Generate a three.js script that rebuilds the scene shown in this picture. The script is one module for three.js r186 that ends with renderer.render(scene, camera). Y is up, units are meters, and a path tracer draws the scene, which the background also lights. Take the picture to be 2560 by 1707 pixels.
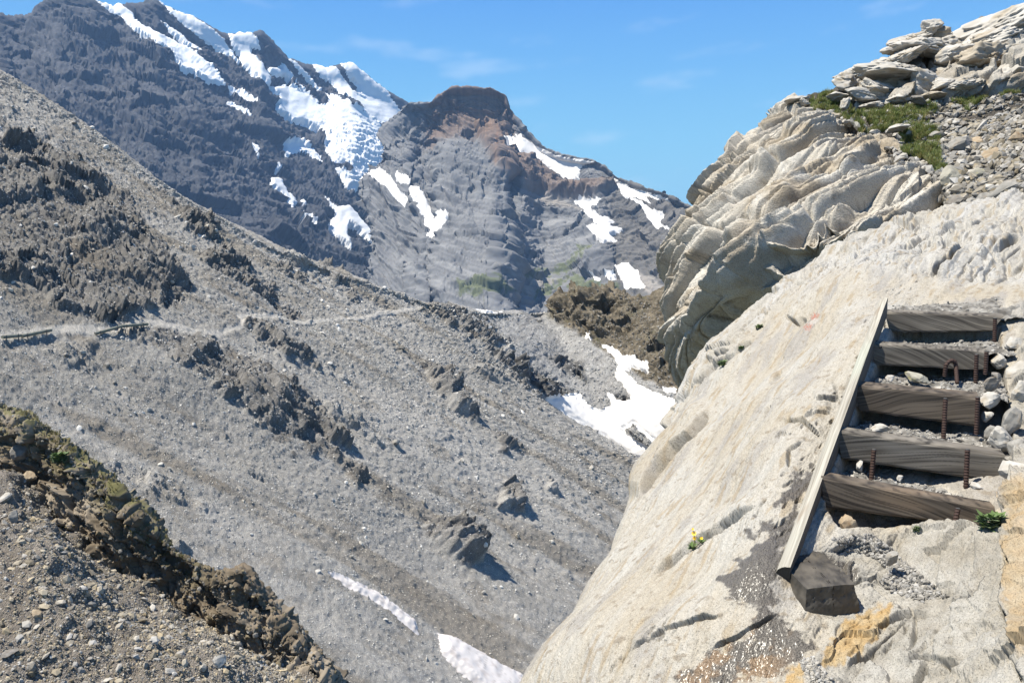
import * as THREE from 'three';
import { mergeGeometries, mergeVertices } from 'three/addons/utils/BufferGeometryUtils.js';

// ------------------------------------------------------------------ camera, sky, sun, exposure
const scene = new THREE.Scene();
const F = 2060, HOR = 690, CX = 1280, CY = 853.5;          // focal length and horizon in the photograph's pixels
const PITCH = -Math.atan((CY - HOR) / F);
const camera = new THREE.PerspectiveCamera(2 * Math.atan(853.5 / F) * 180 / Math.PI, 1024 / 682, 0.1, 60000);
camera.position.set(0, 0, 0);
camera.rotation.x = PITCH;
scene.add(camera);
const renderer = new THREE.WebGLRenderer({ antialias: true });
renderer.toneMapping = THREE.LinearToneMapping;
renderer.toneMappingExposure = 1.95;
renderer.shadowMap.enabled = true;

const SUN = new THREE.Vector3(-0.43, 0.895, 0.09).normalize();
const sun = new THREE.DirectionalLight(new THREE.Color(1.0, 0.94, 0.82), 5.0);
sun.position.copy(SUN).multiplyScalar(4000);
sun.castShadow = true;
sun.shadow.mapSize.set(4096, 4096);
Object.assign(sun.shadow.camera, { left: -400, right: 400, top: 400, bottom: -400, near: 10, far: 9000 });
scene.add(sun);

// ------------------------------------------------------------------ noise
function rng(seed) { let a = seed >>> 0; return () => { a = (a + 0x6D2B79F5) | 0; let t = Math.imul(a ^ (a >>> 15), 1 | a); t = (t + Math.imul(t ^ (t >>> 7), 61 | t)) ^ t; return ((t ^ (t >>> 14)) >>> 0) / 4294967296; }; }
const PERM = new Uint8Array(512);
{ const r = rng(77), p = [...Array(256).keys()]; for (let i = 255; i > 0; i--) { const j = Math.floor(r() * (i + 1)); [p[i], p[j]] = [p[j], p[i]]; } for (let i = 0; i < 512; i++) PERM[i] = p[i & 255]; }
const grad = (h, x, y, z) => { h &= 15; const u = h < 8 ? x : y, v = h < 4 ? y : h === 12 || h === 14 ? x : z; return ((h & 1) ? -u : u) + ((h & 2) ? -v : v); };
function n3(x, y, z) {
  const xf = Math.floor(x), yf = Math.floor(y), zf = Math.floor(z), X = xf & 255, Y = yf & 255, Z = zf & 255;
  x -= xf; y -= yf; z -= zf;
  const u = x * x * x * (x * (x * 6 - 15) + 10), v = y * y * y * (y * (y * 6 - 15) + 10), w = z * z * z * (z * (z * 6 - 15) + 10);
  const A = PERM[X] + Y, AA = PERM[A & 255] + Z, AB = PERM[(A + 1) & 255] + Z, B = PERM[X + 1] + Y, BA = PERM[B & 255] + Z, BB = PERM[(B + 1) & 255] + Z;
  const l = (t, a, b) => a + t * (b - a);
  return l(w, l(v, l(u, grad(PERM[AA], x, y, z), grad(PERM[BA], x - 1, y, z)), l(u, grad(PERM[AB], x, y - 1, z), grad(PERM[BB], x - 1, y - 1, z))),
    l(v, l(u, grad(PERM[AA + 1], x, y, z - 1), grad(PERM[BA + 1], x - 1, y, z - 1)), l(u, grad(PERM[AB + 1], x, y - 1, z - 1), grad(PERM[BB + 1], x - 1, y - 1, z - 1))));
}
function fbm(x, y, z, o = 4, g = 0.5) { let s = 0, a = 1; for (let i = 0; i < o; i++) { s += a * n3(x, y, z); x = x * 2.03 + 17.1; y = y * 2.03 + 5.7; z = z * 2.03 + 31.3; a *= g; } return s; }
function ridged(x, y, z, o = 4, g = 0.5) { let s = 0, a = 1; for (let i = 0; i < o; i++) { s += a * (1 - 2 * Math.abs(n3(x, y, z))); x = x * 2.07 + 11.1; y = y * 2.07 + 25.7; z = z * 2.07 + 3.3; a *= g; } return s; }
function cells(x, y, z) {                                    // distances to the two nearest feature points, and an id
  const X = Math.floor(x), Y = Math.floor(y), Z = Math.floor(z); let d1 = 9, d2 = 9, id = 0;
  for (let i = -1; i < 2; i++) for (let j = -1; j < 2; j++) for (let k = -1; k < 2; k++) {
    const h = PERM[(PERM[(PERM[(X + i) & 255] + Y + j) & 255] + Z + k) & 255], h2 = PERM[h ^ 91], h3 = PERM[h2 ^ 37];
    const dx = X + i + h / 255 - x, dy = Y + j + h2 / 255 - y, dz = Z + k + h3 / 255 - z, d = dx * dx + dy * dy + dz * dz;
    if (d < d1) { d2 = d1; d1 = d; id = h; } else if (d < d2) d2 = d;
  }
  return [Math.sqrt(d1), Math.sqrt(d2), id / 255];
}
function facets(x, y, z) {                                   // broken planes: each cell has its own height and its own tilt, about -1 to 1
  const X = Math.floor(x), Y = Math.floor(y), Z = Math.floor(z); let d1 = 9, bx = 0, by = 0, bz = 0, a = 0, b = 0, c = 0;
  for (let i = -1; i < 2; i++) for (let j = -1; j < 2; j++) for (let k = -1; k < 2; k++) {
    const h = PERM[(PERM[(PERM[(X + i) & 255] + Y + j) & 255] + Z + k) & 255], h2 = PERM[h ^ 91], h3 = PERM[h2 ^ 37];
    const dx = X + i + h / 255 - x, dy = Y + j + h2 / 255 - y, dz = Z + k + h3 / 255 - z, d = dx * dx + dy * dy + dz * dz;
    if (d < d1) { d1 = d; bx = dx; by = dy; bz = dz; a = h; b = h2; c = h3; }
  }
  return (PERM[a ^ 170] / 255 - 0.5) * 1.1 + (bx * (PERM[b ^ 85] / 255 - 0.5) + by * (PERM[c ^ 51] / 255 - 0.5) + bz * (PERM[a ^ 204] / 255 - 0.5)) * 2.2;
}
const hash2 = (a, b) => PERM[(PERM[a & 255] + b) & 255] / 255;
function plates(al, be, T, L) {                              // a stack of beds broken into slabs with rounded lips: 0 in the joints, up to 1
  const u = be / T, k = Math.floor(u), f = u - k, v = al / L + hash2(k, 7) * 9, j = Math.floor(v), g = v - j;
  const p = 0.25 + 0.75 * hash2(k * 3 + 1, j + 40), tilt = (hash2(k, j + 90) - 0.5) * 0.5 * (g - 0.5) - 0.5 * (f - 0.5);
  return (p + tilt) * Math.min(1, 3.4 * Math.sqrt(f * (1 - f))) * Math.min(1, 6 * Math.sqrt(g * (1 - g)));
}
const clamp = (x, a = 0, b = 1) => x < a ? a : x > b ? b : x;
const sm = (a, b, x) => { const t = clamp((x - a) / (b - a)); return t * t * (3 - 2 * t); };
const lerp = (a, b, t) => a + (b - a) * t;
const ledge = (s, cut = 0.82) => { const f = s - Math.floor(s); return f < cut ? f / cut : (1 - f) / (1 - cut); };   // a shelf that grows out and breaks off
const mix3 = (a, b, t) => [lerp(a[0], b[0], t), lerp(a[1], b[1], t), lerp(a[2], b[2], t)];

// ------------------------------------------------------------------ sky: clear mountain air with a few thin streaks of cirrus
{
  const W = 2048, H = 1024, data = new Float32Array(W * H * 4);
  const stops = [[0, [0.36, 0.70, 0.76]], [4, [0.30, 0.64, 0.77]], [9, [0.215, 0.53, 0.77]], [14, [0.14, 0.40, 0.75]], [20, [0.078, 0.275, 0.71]], [35, [0.045, 0.145, 0.40]], [90, [0.020, 0.070, 0.21]]];
  for (let j = 0; j < H; j++) {
    const el = Math.max(0, (j + 0.5) / H * 180 - 90);
    let k = 0; while (k < stops.length - 2 && el > stops[k + 1][0]) k++;
    const t = clamp((el - stops[k][0]) / (stops[k + 1][0] - stops[k][0])), base = mix3(stops[k][1], stops[k + 1][1], t);
    for (let i = 0; i < W; i++) {
      const az = (i + 0.5) / W * 2 * Math.PI - Math.PI, cx = Math.cos(az), cz = Math.sin(az), tilt = el + 2.2 * Math.sin(az * 3 + 0.6);
      let c = fbm(cx * 7, cz * 7, tilt * 0.62, 5, 0.55) + 0.35 * fbm(cx * 2.2 + 9, cz * 2.2, tilt * 0.1, 3);
      c = sm(0.28, 1.0, c) * 0.20 * sm(2, 8, el) * (1 - sm(35, 70, el));
      const o = (j * W + i) * 4;
      data[o] = 0.685 * lerp(base[0], 0.80, c); data[o + 1] = 0.68 * lerp(base[1], 0.88, c); data[o + 2] = 0.665 * lerp(base[2], 0.97, c); data[o + 3] = 1;
    }
  }
  const sky = new THREE.DataTexture(data, W, H, THREE.RGBAFormat, THREE.FloatType);
  sky.mapping = THREE.EquirectangularReflectionMapping; sky.magFilter = THREE.LinearFilter; sky.minFilter = THREE.LinearFilter; sky.needsUpdate = true;
  scene.background = sky; scene.environment = sky;
}
scene.fog = new THREE.FogExp2(new THREE.Color(0.33, 0.57, 1.0), 0.000044);

// ------------------------------------------------------------------ placing things: a point at depth d (metres ahead) on the sight line of a photograph pixel
const cp = Math.cos(PITCH), sp = Math.sin(PITCH);
function P(px, py, d) { const x = (px - CX) / F, y = (CY - py) / F, yy = y * cp + sp, zz = y * sp - cp, s = d / -zz; return [x * s, yy * s, -d]; }
function toPx(x, y, z) { const yc = y * cp + z * sp, zc = -y * sp + z * cp; return [CX + F * x / -zc, CY - F * yc / -zc]; }
const V = (a) => new THREE.Vector3(a[0], a[1], a[2]);

// ------------------------------------------------------------------ outlines on a surface
function poly(pts, k = 1, ox = 0, oy = 0) {
  const p = pts.map(([x, y]) => [x * k + ox, y * k + oy]); const xs = p.map((q) => q[0]), ys = p.map((q) => q[1]);
  return { p, x0: Math.min(...xs), x1: Math.max(...xs), y0: Math.min(...ys), y1: Math.max(...ys) };
}
function sdPoly(g, x, y, far = 60) {                          // > 0 inside
  if (x < g.x0 - far || x > g.x1 + far || y < g.y0 - far || y > g.y1 + far) return -far;
  let d = 1e9, ins = false; const p = g.p;
  for (let i = 0, j = p.length - 1; i < p.length; j = i++) {
    const [ax, ay] = p[j], [bx, by] = p[i], ex = bx - ax, ey = by - ay, wx = x - ax, wy = y - ay, t = clamp((wx * ex + wy * ey) / (ex * ex + ey * ey)), dx = wx - ex * t, dy = wy - ey * t;
    d = Math.min(d, dx * dx + dy * dy);
    if ((ay > y) !== (by > y) && x < (bx - ax) * (y - ay) / (by - ay) + ax) ins = !ins;
  }
  d = Math.sqrt(d); return ins ? d : -d;
}
function lineAt(l, x, y) {                                    // [distance to the line, which side, share along it]
  let best = 1e9, side = 0, at = 0; const n = l.length - 1;
  for (let i = 0; i < n; i++) {
    const [ax, ay] = l[i], [bx, by] = l[i + 1], ex = bx - ax, ey = by - ay, wx = x - ax, wy = y - ay, t = clamp((wx * ex + wy * ey) / (ex * ex + ey * ey)), dx = wx - ex * t, dy = wy - ey * t, d = dx * dx + dy * dy;
    if (d < best) { best = d; side = ex * wy - ey * wx; at = (i + t) / n; }
  }
  return [Math.sqrt(best), Math.sign(side), at];
}
const box2 = (l, m) => { const xs = l.map((q) => q[0]), ys = l.map((q) => q[1]); return [Math.min(...xs) - m, Math.max(...xs) + m, Math.min(...ys) - m, Math.max(...ys) + m]; };

// ------------------------------------------------------------------ terrain patch: a lofted net of control points, displaced along its normal
const cr = (a, b, c, d, t) => 0.5 * (2 * b + (c - a) * t + (2 * a - 5 * b + 4 * c - d) * t * t + (3 * b - a - 3 * c + d) * t * t * t);
const spread = (s, t) => { let i = 0; while (i < s.length - 2 && t > s[i + 1][0]) i++; return lerp(s[i][1], s[i + 1][1], (t - s[i][0]) / (s[i + 1][0] - s[i][0])); };   // [share of the samples, place in the net]
function patch({ net, nu, nv, disp, color, region, uvAxes, uvScale = 1, flip = false, single = true, diag = 0, us, vs }) {
  const R = net.length, C = net[0].length, n = nu * nv;
  const rest = new Float32Array(n * 3), Q = new Float32Array(n * 2), N0 = new Float32Array(n * 3), pos = new Float32Array(n * 3), D = new Float32Array(n);
  const cl = (i, m) => i < 0 ? 0 : i > m ? m : i;
  for (let j = 0; j < nv; j++) {
    const fv = vs ? spread(vs, j / (nv - 1)) : j / (nv - 1) * (R - 1), r = Math.min(R - 2, Math.floor(fv)), tv = fv - r;
    for (let i = 0; i < nu; i++) {
      const fu = us ? spread(us, i / (nu - 1)) : i / (nu - 1) * (C - 1), c = Math.min(C - 2, Math.floor(fu)), tu = fu - c, o = [0, 0, 0];
      for (let k = 0; k < 3; k++) {
        const row = (q) => { const w = net[cl(q, R - 1)]; return cr(w[cl(c - 1, C - 1)][k], w[c][k], w[c + 1][k], w[cl(c + 2, C - 1)][k], tu); };
        o[k] = cr(row(r - 1), row(r), row(r + 1), row(r + 2), tv);
      }
      const p = P(o[0], o[1], o[2]), at = j * nu + i;
      rest[at * 3] = p[0]; rest[at * 3 + 1] = p[1]; rest[at * 3 + 2] = p[2]; Q[at * 2] = o[0]; Q[at * 2 + 1] = o[1];
    }
  }
  const normals = (src, out) => {
    for (let j = 0; j < nv; j++) for (let i = 0; i < nu; i++) {
      const a = (j * nu + Math.max(0, i - 1)) * 3, b = (j * nu + Math.min(nu - 1, i + 1)) * 3, c = (Math.max(0, j - 1) * nu + i) * 3, d = (Math.min(nv - 1, j + 1) * nu + i) * 3;
      const ux = src[b] - src[a], uy = src[b + 1] - src[a + 1], uz = src[b + 2] - src[a + 2], vx = src[d] - src[c], vy = src[d + 1] - src[c + 1], vz = src[d + 2] - src[c + 2];
      let x = uz * vy - uy * vz, y = ux * vz - uz * vx, z = uy * vx - ux * vy; const l = (flip ? -1 : 1) / (Math.hypot(x, y, z) || 1), o = (j * nu + i) * 3;
      out[o] = x * l; out[o + 1] = y * l; out[o + 2] = z * l;
    }
  };
  normals(rest, N0);
  for (let v = 0; v < n; v++) {
    const x = rest[v * 3], y = rest[v * 3 + 1], z = rest[v * 3 + 2], h = disp ? disp(x, y, z, Q[v * 2], Q[v * 2 + 1], v % nu, Math.floor(v / nu)) : 0;
    D[v] = h; pos[v * 3] = x + N0[v * 3] * h; pos[v * 3 + 1] = y + N0[v * 3 + 1] * h; pos[v * 3 + 2] = z + N0[v * 3 + 2] * h;
  }
  const nor = new Float32Array(n * 3); normals(pos, nor);
  const colors = new Float32Array(n * 3), uv = new Float32Array(n * 2), [t1, t2] = uvAxes || [[1, 0, 0], [0, 1, 0]];
  for (let v = 0; v < n; v++) {
    const x = pos[v * 3], y = pos[v * 3 + 1], z = pos[v * 3 + 2], c = color(x, y, z, Q[v * 2], Q[v * 2 + 1], [nor[v * 3], nor[v * 3 + 1], nor[v * 3 + 2]], D[v]);
    colors[v * 3] = c[0]; colors[v * 3 + 1] = c[1]; colors[v * 3 + 2] = c[2];
    uv[v * 2] = (x * t1[0] + y * t1[1] + z * t1[2]) * uvScale; uv[v * 2 + 1] = (x * t2[0] + y * t2[1] + z * t2[2]) * uvScale;
  }
  const faces = new Map(), reg = region ? Int16Array.from({ length: n }, (_, v) => region(Q[v * 2], Q[v * 2 + 1], v, D[v])) : null;
  for (let j = 0; j < nv - 1; j++) for (let i = 0; i < nu - 1; i++) {
    const a = j * nu + i, b = a + 1, c = a + nu, d = c + 1;
    for (const t of (diag ? diag > 0 : (i + j) & 1) ? [[a, c, b], [b, c, d]] : [[a, c, d], [a, d, b]]) {
      const id = reg ? Math.max(reg[t[0]], reg[t[1]], reg[t[2]]) : 0;
      if (!faces.has(id)) faces.set(id, []); const L = faces.get(id);
      if (flip) L.push(t[0], t[2], t[1]); else L.push(t[0], t[1], t[2]);
    }
  }
  for (const id of [...faces.keys()]) if (id > 0) {             // stray islands go back to the ground they lie on
    const L = faces.get(id), up = new Map(), find = (a) => { while (up.get(a) !== a) { up.set(a, up.get(up.get(a))); a = up.get(a); } return a; };
    for (const v of L) if (!up.has(v)) up.set(v, v);
    for (let k = 0; k < L.length; k += 3) { const a = find(L[k]), b = find(L[k + 1]); if (a !== b) up.set(a, b); const c = find(L[k + 2]), d = find(L[k]); if (c !== d) up.set(c, d); }
    const size = new Map(); for (let k = 0; k < L.length; k += 3) { const r = find(L[k]); size.set(r, (size.get(r) || 0) + 1); }
    const main = [...size].sort((a, b) => b[1] - a[1])[0][0], keep = [], rest = [];
    for (let k = 0; k < L.length; k += 3) (find(L[k]) === main || !single ? keep : rest).push(L[k], L[k + 1], L[k + 2]);
    faces.set(id, keep); const Z = faces.get(0); for (const v of rest) Z.push(v);
  }
  const geo = (id) => {
    const idx = faces.get(id); if (!idx) return null;
    const map = new Int32Array(n).fill(-1), list = []; const out = new Uint32Array(idx.length);
    for (let k = 0; k < idx.length; k++) { const v = idx[k]; if (map[v] < 0) { map[v] = list.length; list.push(v); } out[k] = map[v]; }
    const g = new THREE.BufferGeometry(), take = (src, w) => { const a = new Float32Array(list.length * w); list.forEach((v, k) => { for (let q = 0; q < w; q++) a[k * w + q] = src[v * w + q]; }); return new THREE.BufferAttribute(a, w); };
    g.setAttribute('position', take(pos, 3)); g.setAttribute('normal', take(nor, 3)); g.setAttribute('color', take(colors, 3)); g.setAttribute('uv', take(uv, 2)); g.setIndex(new THREE.BufferAttribute(out, 1));
    return g;
  };
  let grid = null;
  const pick = (px, py) => {                                 // the surface point seen at a pixel: {p, n}
    if (!grid) { grid = new Map(); for (let v = 0; v < n; v++) { const q = toPx(pos[v * 3], pos[v * 3 + 1], pos[v * 3 + 2]), k = Math.floor(q[0] / 10) * 4096 + Math.floor(q[1] / 10); if (!grid.has(k)) grid.set(k, []); grid.get(k).push(v); } }
    let best = -1, bd = 1e9; const X = Math.floor(px / 10), Y = Math.floor(py / 10);
    for (let i = -1; i < 2; i++) for (let j = -1; j < 2; j++) for (const v of grid.get((X + i) * 4096 + Y + j) || []) {
      const q = toPx(pos[v * 3], pos[v * 3 + 1], pos[v * 3 + 2]), e = Math.hypot(q[0] - px, q[1] - py) * 0.04 * -pos[v * 3 + 2] / 10 - pos[v * 3 + 2] * (nor[v * 3] * pos[v * 3] + nor[v * 3 + 1] * pos[v * 3 + 1] + nor[v * 3 + 2] * pos[v * 3 + 2] < 0 ? 1 : 1.4);
      if (e < bd) { bd = e; best = v; }
    }
    return best < 0 ? null : at(best);
  };
  const at = (v) => ({ p: [pos[v * 3], pos[v * 3 + 1], pos[v * 3 + 2]], n: [nor[v * 3], nor[v * 3 + 1], nor[v * 3 + 2]], q: [Q[v * 2], Q[v * 2 + 1]], d: D[v], region: reg ? reg[v] : 0 });
  return { geo, pick, at, n, nu, nv, ids: [...faces.keys()] };
}

// ------------------------------------------------------------------ names, labels
const used = {};
function numbered(name) { const k = used[name] = (used[name] ?? -1) + 1; return k ? `${name}_${String(k).padStart(3, '0')}` : name; }
function put(o, name, label, category, group, kind) {
  o.name = numbered(name); o.userData = {}; if (label) o.userData.label = label; if (category) o.userData.category = category; if (group) o.userData.group = group; if (kind) o.userData.kind = kind;
  o.traverse((m) => { if (m.isMesh) { m.castShadow = true; m.receiveShadow = true; } });
  scene.add(o); return o;
}
function part(parent, name, geometry, material) { const m = new THREE.Mesh(geometry, material); m.name = name; parent.add(m); return m; }

// ------------------------------------------------------------------ textures: stone grain (tileable), for colour and fine relief
function grainTexture(size, fn, srgb) {
  const d = new Uint8Array(size * size * 4);
  for (let j = 0; j < size; j++) for (let i = 0; i < size; i++) {
    const c = fn(i / size, j / size), o = (j * size + i) * 4;
    d[o] = clamp(c[0]) * 255; d[o + 1] = clamp(c[1]) * 255; d[o + 2] = clamp(c[2]) * 255; d[o + 3] = 255;
  }
  const t = new THREE.DataTexture(d, size, size); t.wrapS = t.wrapT = THREE.RepeatWrapping; t.magFilter = THREE.LinearFilter; t.minFilter = THREE.LinearMipmapLinearFilter; t.generateMipmaps = true; t.needsUpdate = true;
  if (srgb) t.colorSpace = THREE.SRGBColorSpace; return t;
}
const TAU = Math.PI * 2;
function pn(x, y, per) {                                     // gradient noise that repeats after per cells
  const X = Math.floor(x), Y = Math.floor(y), fx = x - X, fy = y - Y, m = (q) => ((q % per) + per) % per, g = (i, j, dx, dy) => { const h = PERM[(PERM[m(i) & 255] + m(j) + per) & 255] / 256 * TAU; return Math.cos(h) * dx + Math.sin(h) * dy; };
  const u = fx * fx * fx * (fx * (fx * 6 - 15) + 10), v = fy * fy * fy * (fy * (fy * 6 - 15) + 10);
  return 1.3 * lerp(lerp(g(X, Y, fx, fy), g(X + 1, Y, fx - 1, fy), u), lerp(g(X, Y + 1, fx, fy - 1), g(X + 1, Y + 1, fx - 1, fy - 1), u), v);
}
const torus = (u, v, f, o, g = 0.5) => { let s = 0, a = 1, p = f; for (let i = 0; i < o; i++) { s += a * pn(u * p, v * p, p); p *= 2; a *= g; } return s; };
const rockGrain = grainTexture(1024, (u, v) => {
  const fine = torus(u, v, 90, 3, 0.7), mid = torus(u, v, 18, 3), speck = torus(v, u, 170, 1); let k = 0.93 + 0.07 * fine + 0.04 * mid; if (speck > 0.42) k -= 0.28;
  return [k, k * 0.992, k * 0.975];
}, true);
const rockBump = grainTexture(1024, (u, v) => { const h = 0.55 + 0.20 * torus(u, v, 60, 4, 0.65) + 0.14 * torus(u, v, 14, 2) - 0.35 * sm(0.3, 0.5, torus(v, u, 75, 2)); return [h, h, h]; });
const screeGrain = grainTexture(1024, (u, v) => { const k = 0.86 + 0.20 * torus(u, v, 120, 3, 0.8) + 0.06 * torus(u, v, 20, 3); return [k, k, k * 1.01]; }, true);
const screeBump = grainTexture(1024, (u, v) => { const h = 0.5 + 0.34 * torus(u, v, 80, 4, 0.72); return [h, h, h]; });
const tile = (t, s) => { const c = t.clone(); c.repeat.set(s, s); c.needsUpdate = true; return c; };
const M = {
  slab: new THREE.MeshStandardMaterial({ vertexColors: true, roughness: 0.86, map: tile(rockGrain, 1.4), bumpMap: tile(rockBump, 1.4), bumpScale: 0.004 }),
  wet: new THREE.MeshPhysicalMaterial({ vertexColors: true, roughness: 0.5, map: tile(rockGrain, 1.4), bumpMap: tile(rockBump, 2.3), bumpScale: 0.008, clearcoat: 0.22, clearcoatRoughness: 0.22 }),
  cliff: new THREE.MeshStandardMaterial({ vertexColors: true, roughness: 0.92, map: tile(rockGrain, 0.8), bumpMap: tile(rockBump, 0.7), bumpScale: 0.012 }),
  scree: new THREE.MeshStandardMaterial({ vertexColors: true, roughness: 1, map: tile(screeGrain, 0.11), bumpMap: tile(screeBump, 0.11), bumpScale: 0.2 }),
  gravel: new THREE.MeshStandardMaterial({ vertexColors: true, roughness: 1, map: tile(screeGrain, 0.4), bumpMap: tile(screeBump, 0.4), bumpScale: 0.10 }),
  far: new THREE.MeshStandardMaterial({ vertexColors: true, roughness: 1 }),
  snow: new THREE.MeshStandardMaterial({ vertexColors: true, roughness: 0.75 }),
  rock: new THREE.MeshStandardMaterial({ vertexColors: true, roughness: 0.92 }),
  stone: new THREE.MeshStandardMaterial({ color: 0xffffff, roughness: 0.95, flatShading: true }),
};
const ALBEDO = 0.69;                                         // all vertex colours below are set against this, so that white paint would be about 0.8
for (const k of ['slab', 'wet', 'cliff', 'scree', 'gravel', 'far', 'rock', 'stone']) M[k].color.setScalar(ALBEDO);
M.snow.color.setScalar(0.84);
// ================================================================== THE SETTING
// far ground sheet: valley floor reaching the horizon, below everything
{
  const g = new THREE.PlaneGeometry(44000, 44000, 120, 120); g.rotateX(-Math.PI / 2);
  const p = g.attributes.position, c = new Float32Array(p.count * 3);
  for (let i = 0; i < p.count; i++) { const x = p.getX(i), z = p.getZ(i); p.setY(i, -520 + 90 * fbm(x / 2600, 3, z / 2600, 4)); const t = 0.5 + 0.5 * n3(x / 900, 7, z / 900), k = mix3([0.07, 0.10, 0.045], [0.19, 0.18, 0.16], t); c.set(k, i * 3); }
  g.setAttribute('color', new THREE.BufferAttribute(c, 3)); g.computeVertexNormals();
  put(new THREE.Mesh(g, M.far), 'ground', 'green and grey valley ground far below the ridges', null, null, 'structure');
}
const interp = (l, x) => { let i = 0; while (i < l.length - 2 && x > l[i + 1][0]) i++; return lerp(l[i][1], l[i + 1][1], (x - l[i][0]) / (l[i + 1][0] - l[i][0])); };

// ------------------------------------------------------------------ snowy massif, 4 to 6.5 km off
const Z1 = 0.4677, Z2 = 0.3827;
const massifSnow = [
  ['hanging_glacier', 'long hanging glacier falling from the top edge left of the dark rib', [[490, -5], [600, 36], [640, 24], [690, 60], [730, 130], [860, 190], [980, 250], [1080, 330], [1140, 400], [1192, 462], [1110, 450], [1030, 400], [950, 375], [905, 300], [850, 245], [790, 205], [710, 160], [640, 100], [560, 50]]],
  ['snow_field', 'snow strip along the crest right of the summit rib', [[845, 3], [900, 46], [1050, 104], [1160, 176], [1220, 250], [1280, 330], [1200, 300], [1130, 250], [1050, 190], [990, 150], [920, 80]]],
  ['snow_patch', 'thin snow streak in the dark rib between two summit snow strips', [[850, 112], [960, 180], [1075, 268], [1000, 240], [900, 170]]],
  ['snow_field', 'snow cap hanging left of the pointed dark rock peak', [[1222, 184], [1340, 174], [1372, 210], [1392, 264], [1335, 255], [1345, 285], [1400, 330], [1440, 400], [1452, 452], [1400, 420], [1300, 360], [1290, 310], [1240, 240]]],
  ['glacier', 'large white glacier tumbling down beside the flat-topped mountain', [[1450, 455], [1560, 460], [1620, 500], [1720, 560], [1800, 575], [1880, 600], [1960, 650], [2030, 690], [2010, 740], [2070, 790], [2090, 830], [2000, 900], [1990, 950], [1940, 960], [1920, 1005], [1870, 995], [1840, 965], [1790, 905], [1810, 900], [1870, 925], [1885, 905], [1840, 870], [1770, 880], [1755, 830], [1730, 770], [1720, 700], [1690, 665], [1560, 625], [1490, 580], [1500, 520]]],
  ['snow_field', 'long white snow band below the notched ridge', [[1540, 316], [1600, 350], [1680, 440], [1750, 500], [1830, 540], [1900, 580], [2000, 640], [2040, 690], [1960, 655], [1880, 605], [1800, 585], [1740, 530], [1670, 455], [1600, 385]]],
  ['snow_field', 'bright snow face under the last summits before the flat-topped mountain', [[1660, 344], [1740, 368], [1785, 352], [1830, 400], [1900, 480], [1955, 530], [1900, 440], [1820, 342], [1885, 338], [1930, 384], [2060, 480], [2090, 540], [2145, 605], [2095, 662], [2050, 660], [1960, 620], [1900, 550], [1840, 510], [1760, 440], [1700, 400]]],
  ['snow_patch', 'forked snow streak below the pointed dark rock peak', [[1512, 340], [1560, 400], [1600, 470], [1655, 516], [1610, 500], [1560, 430], [1520, 405], [1480, 405], [1435, 372], [1440, 350], [1500, 365]]],
  ['snow_patch', 'narrow snow ledge under the hanging glacier', [[1200, 465], [1300, 490], [1385, 550], [1320, 545], [1260, 505]]],
  ['snow_patch', 'lower narrow snow ledge on the dark blue wall', [[1188, 553], [1250, 568], [1332, 610], [1342, 637], [1270, 597]]],
  ['snow_patch', 'white snow tongue left of the icefall', [[1508, 768], [1590, 762], [1640, 790], [1705, 842], [1710, 870], [1620, 817], [1520, 838]]],
  ['snow_patch', 'small snow spot high in the dark wall', [[1478, 858], [1498, 900], [1476, 918]]],
  ['snow_patch', 'slanting snow streak low on the dark wall', [[1448, 945], [1500, 955], [1540, 1030], [1582, 1080], [1562, 1114], [1510, 1045], [1450, 990]]],
  ['snow_field', 'forked avalanche snow below the icefall', [[1735, 1066], [1800, 1098], [1880, 1078], [1940, 1150], [1990, 1220], [2002, 1294], [1930, 1224], [1872, 1175], [1862, 1250], [1892, 1314], [1810, 1272], [1748, 1232], [1790, 1150]]],
  ['snow_patch', 'tiny snow fleck on the middle of the dark wall', [[1335, 780], [1380, 788], [1376, 842], [1350, 822]]],
  ['snow_patch', 'tiny snow streak beside the avalanche snow', [[1598, 1048], [1632, 1088], [1626, 1124]]],
  ['snow_patch', 'snow fleck above the avalanche snow by the scree crest', [[1590, 1170], [1620, 1180], [1672, 1215], [1665, 1235], [1600, 1205]]],
].map(([n, l, p]) => ({ n, l, g: poly(p, Z1) }));
const ridgeLine = [[-700, 120], [-350, 95], [-100, 40], [0, 33], [30, 44], [51, 40], [77, 37], [84, 19], [108, 2], [145, -10], [190, -8], [229, -2], [281, 19], [300, 14], [323, 7], [393, 2], [411, 19], [491, 51], [542, 75], [570, 87], [600, 85], [627, 84], [652, 77], [678, 98], [720, 145], [767, 164], [814, 173], [851, 161], [879, 161], [907, 182], [959, 220], [1029, 267], [1120, 330], [1300, 450]];
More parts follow.
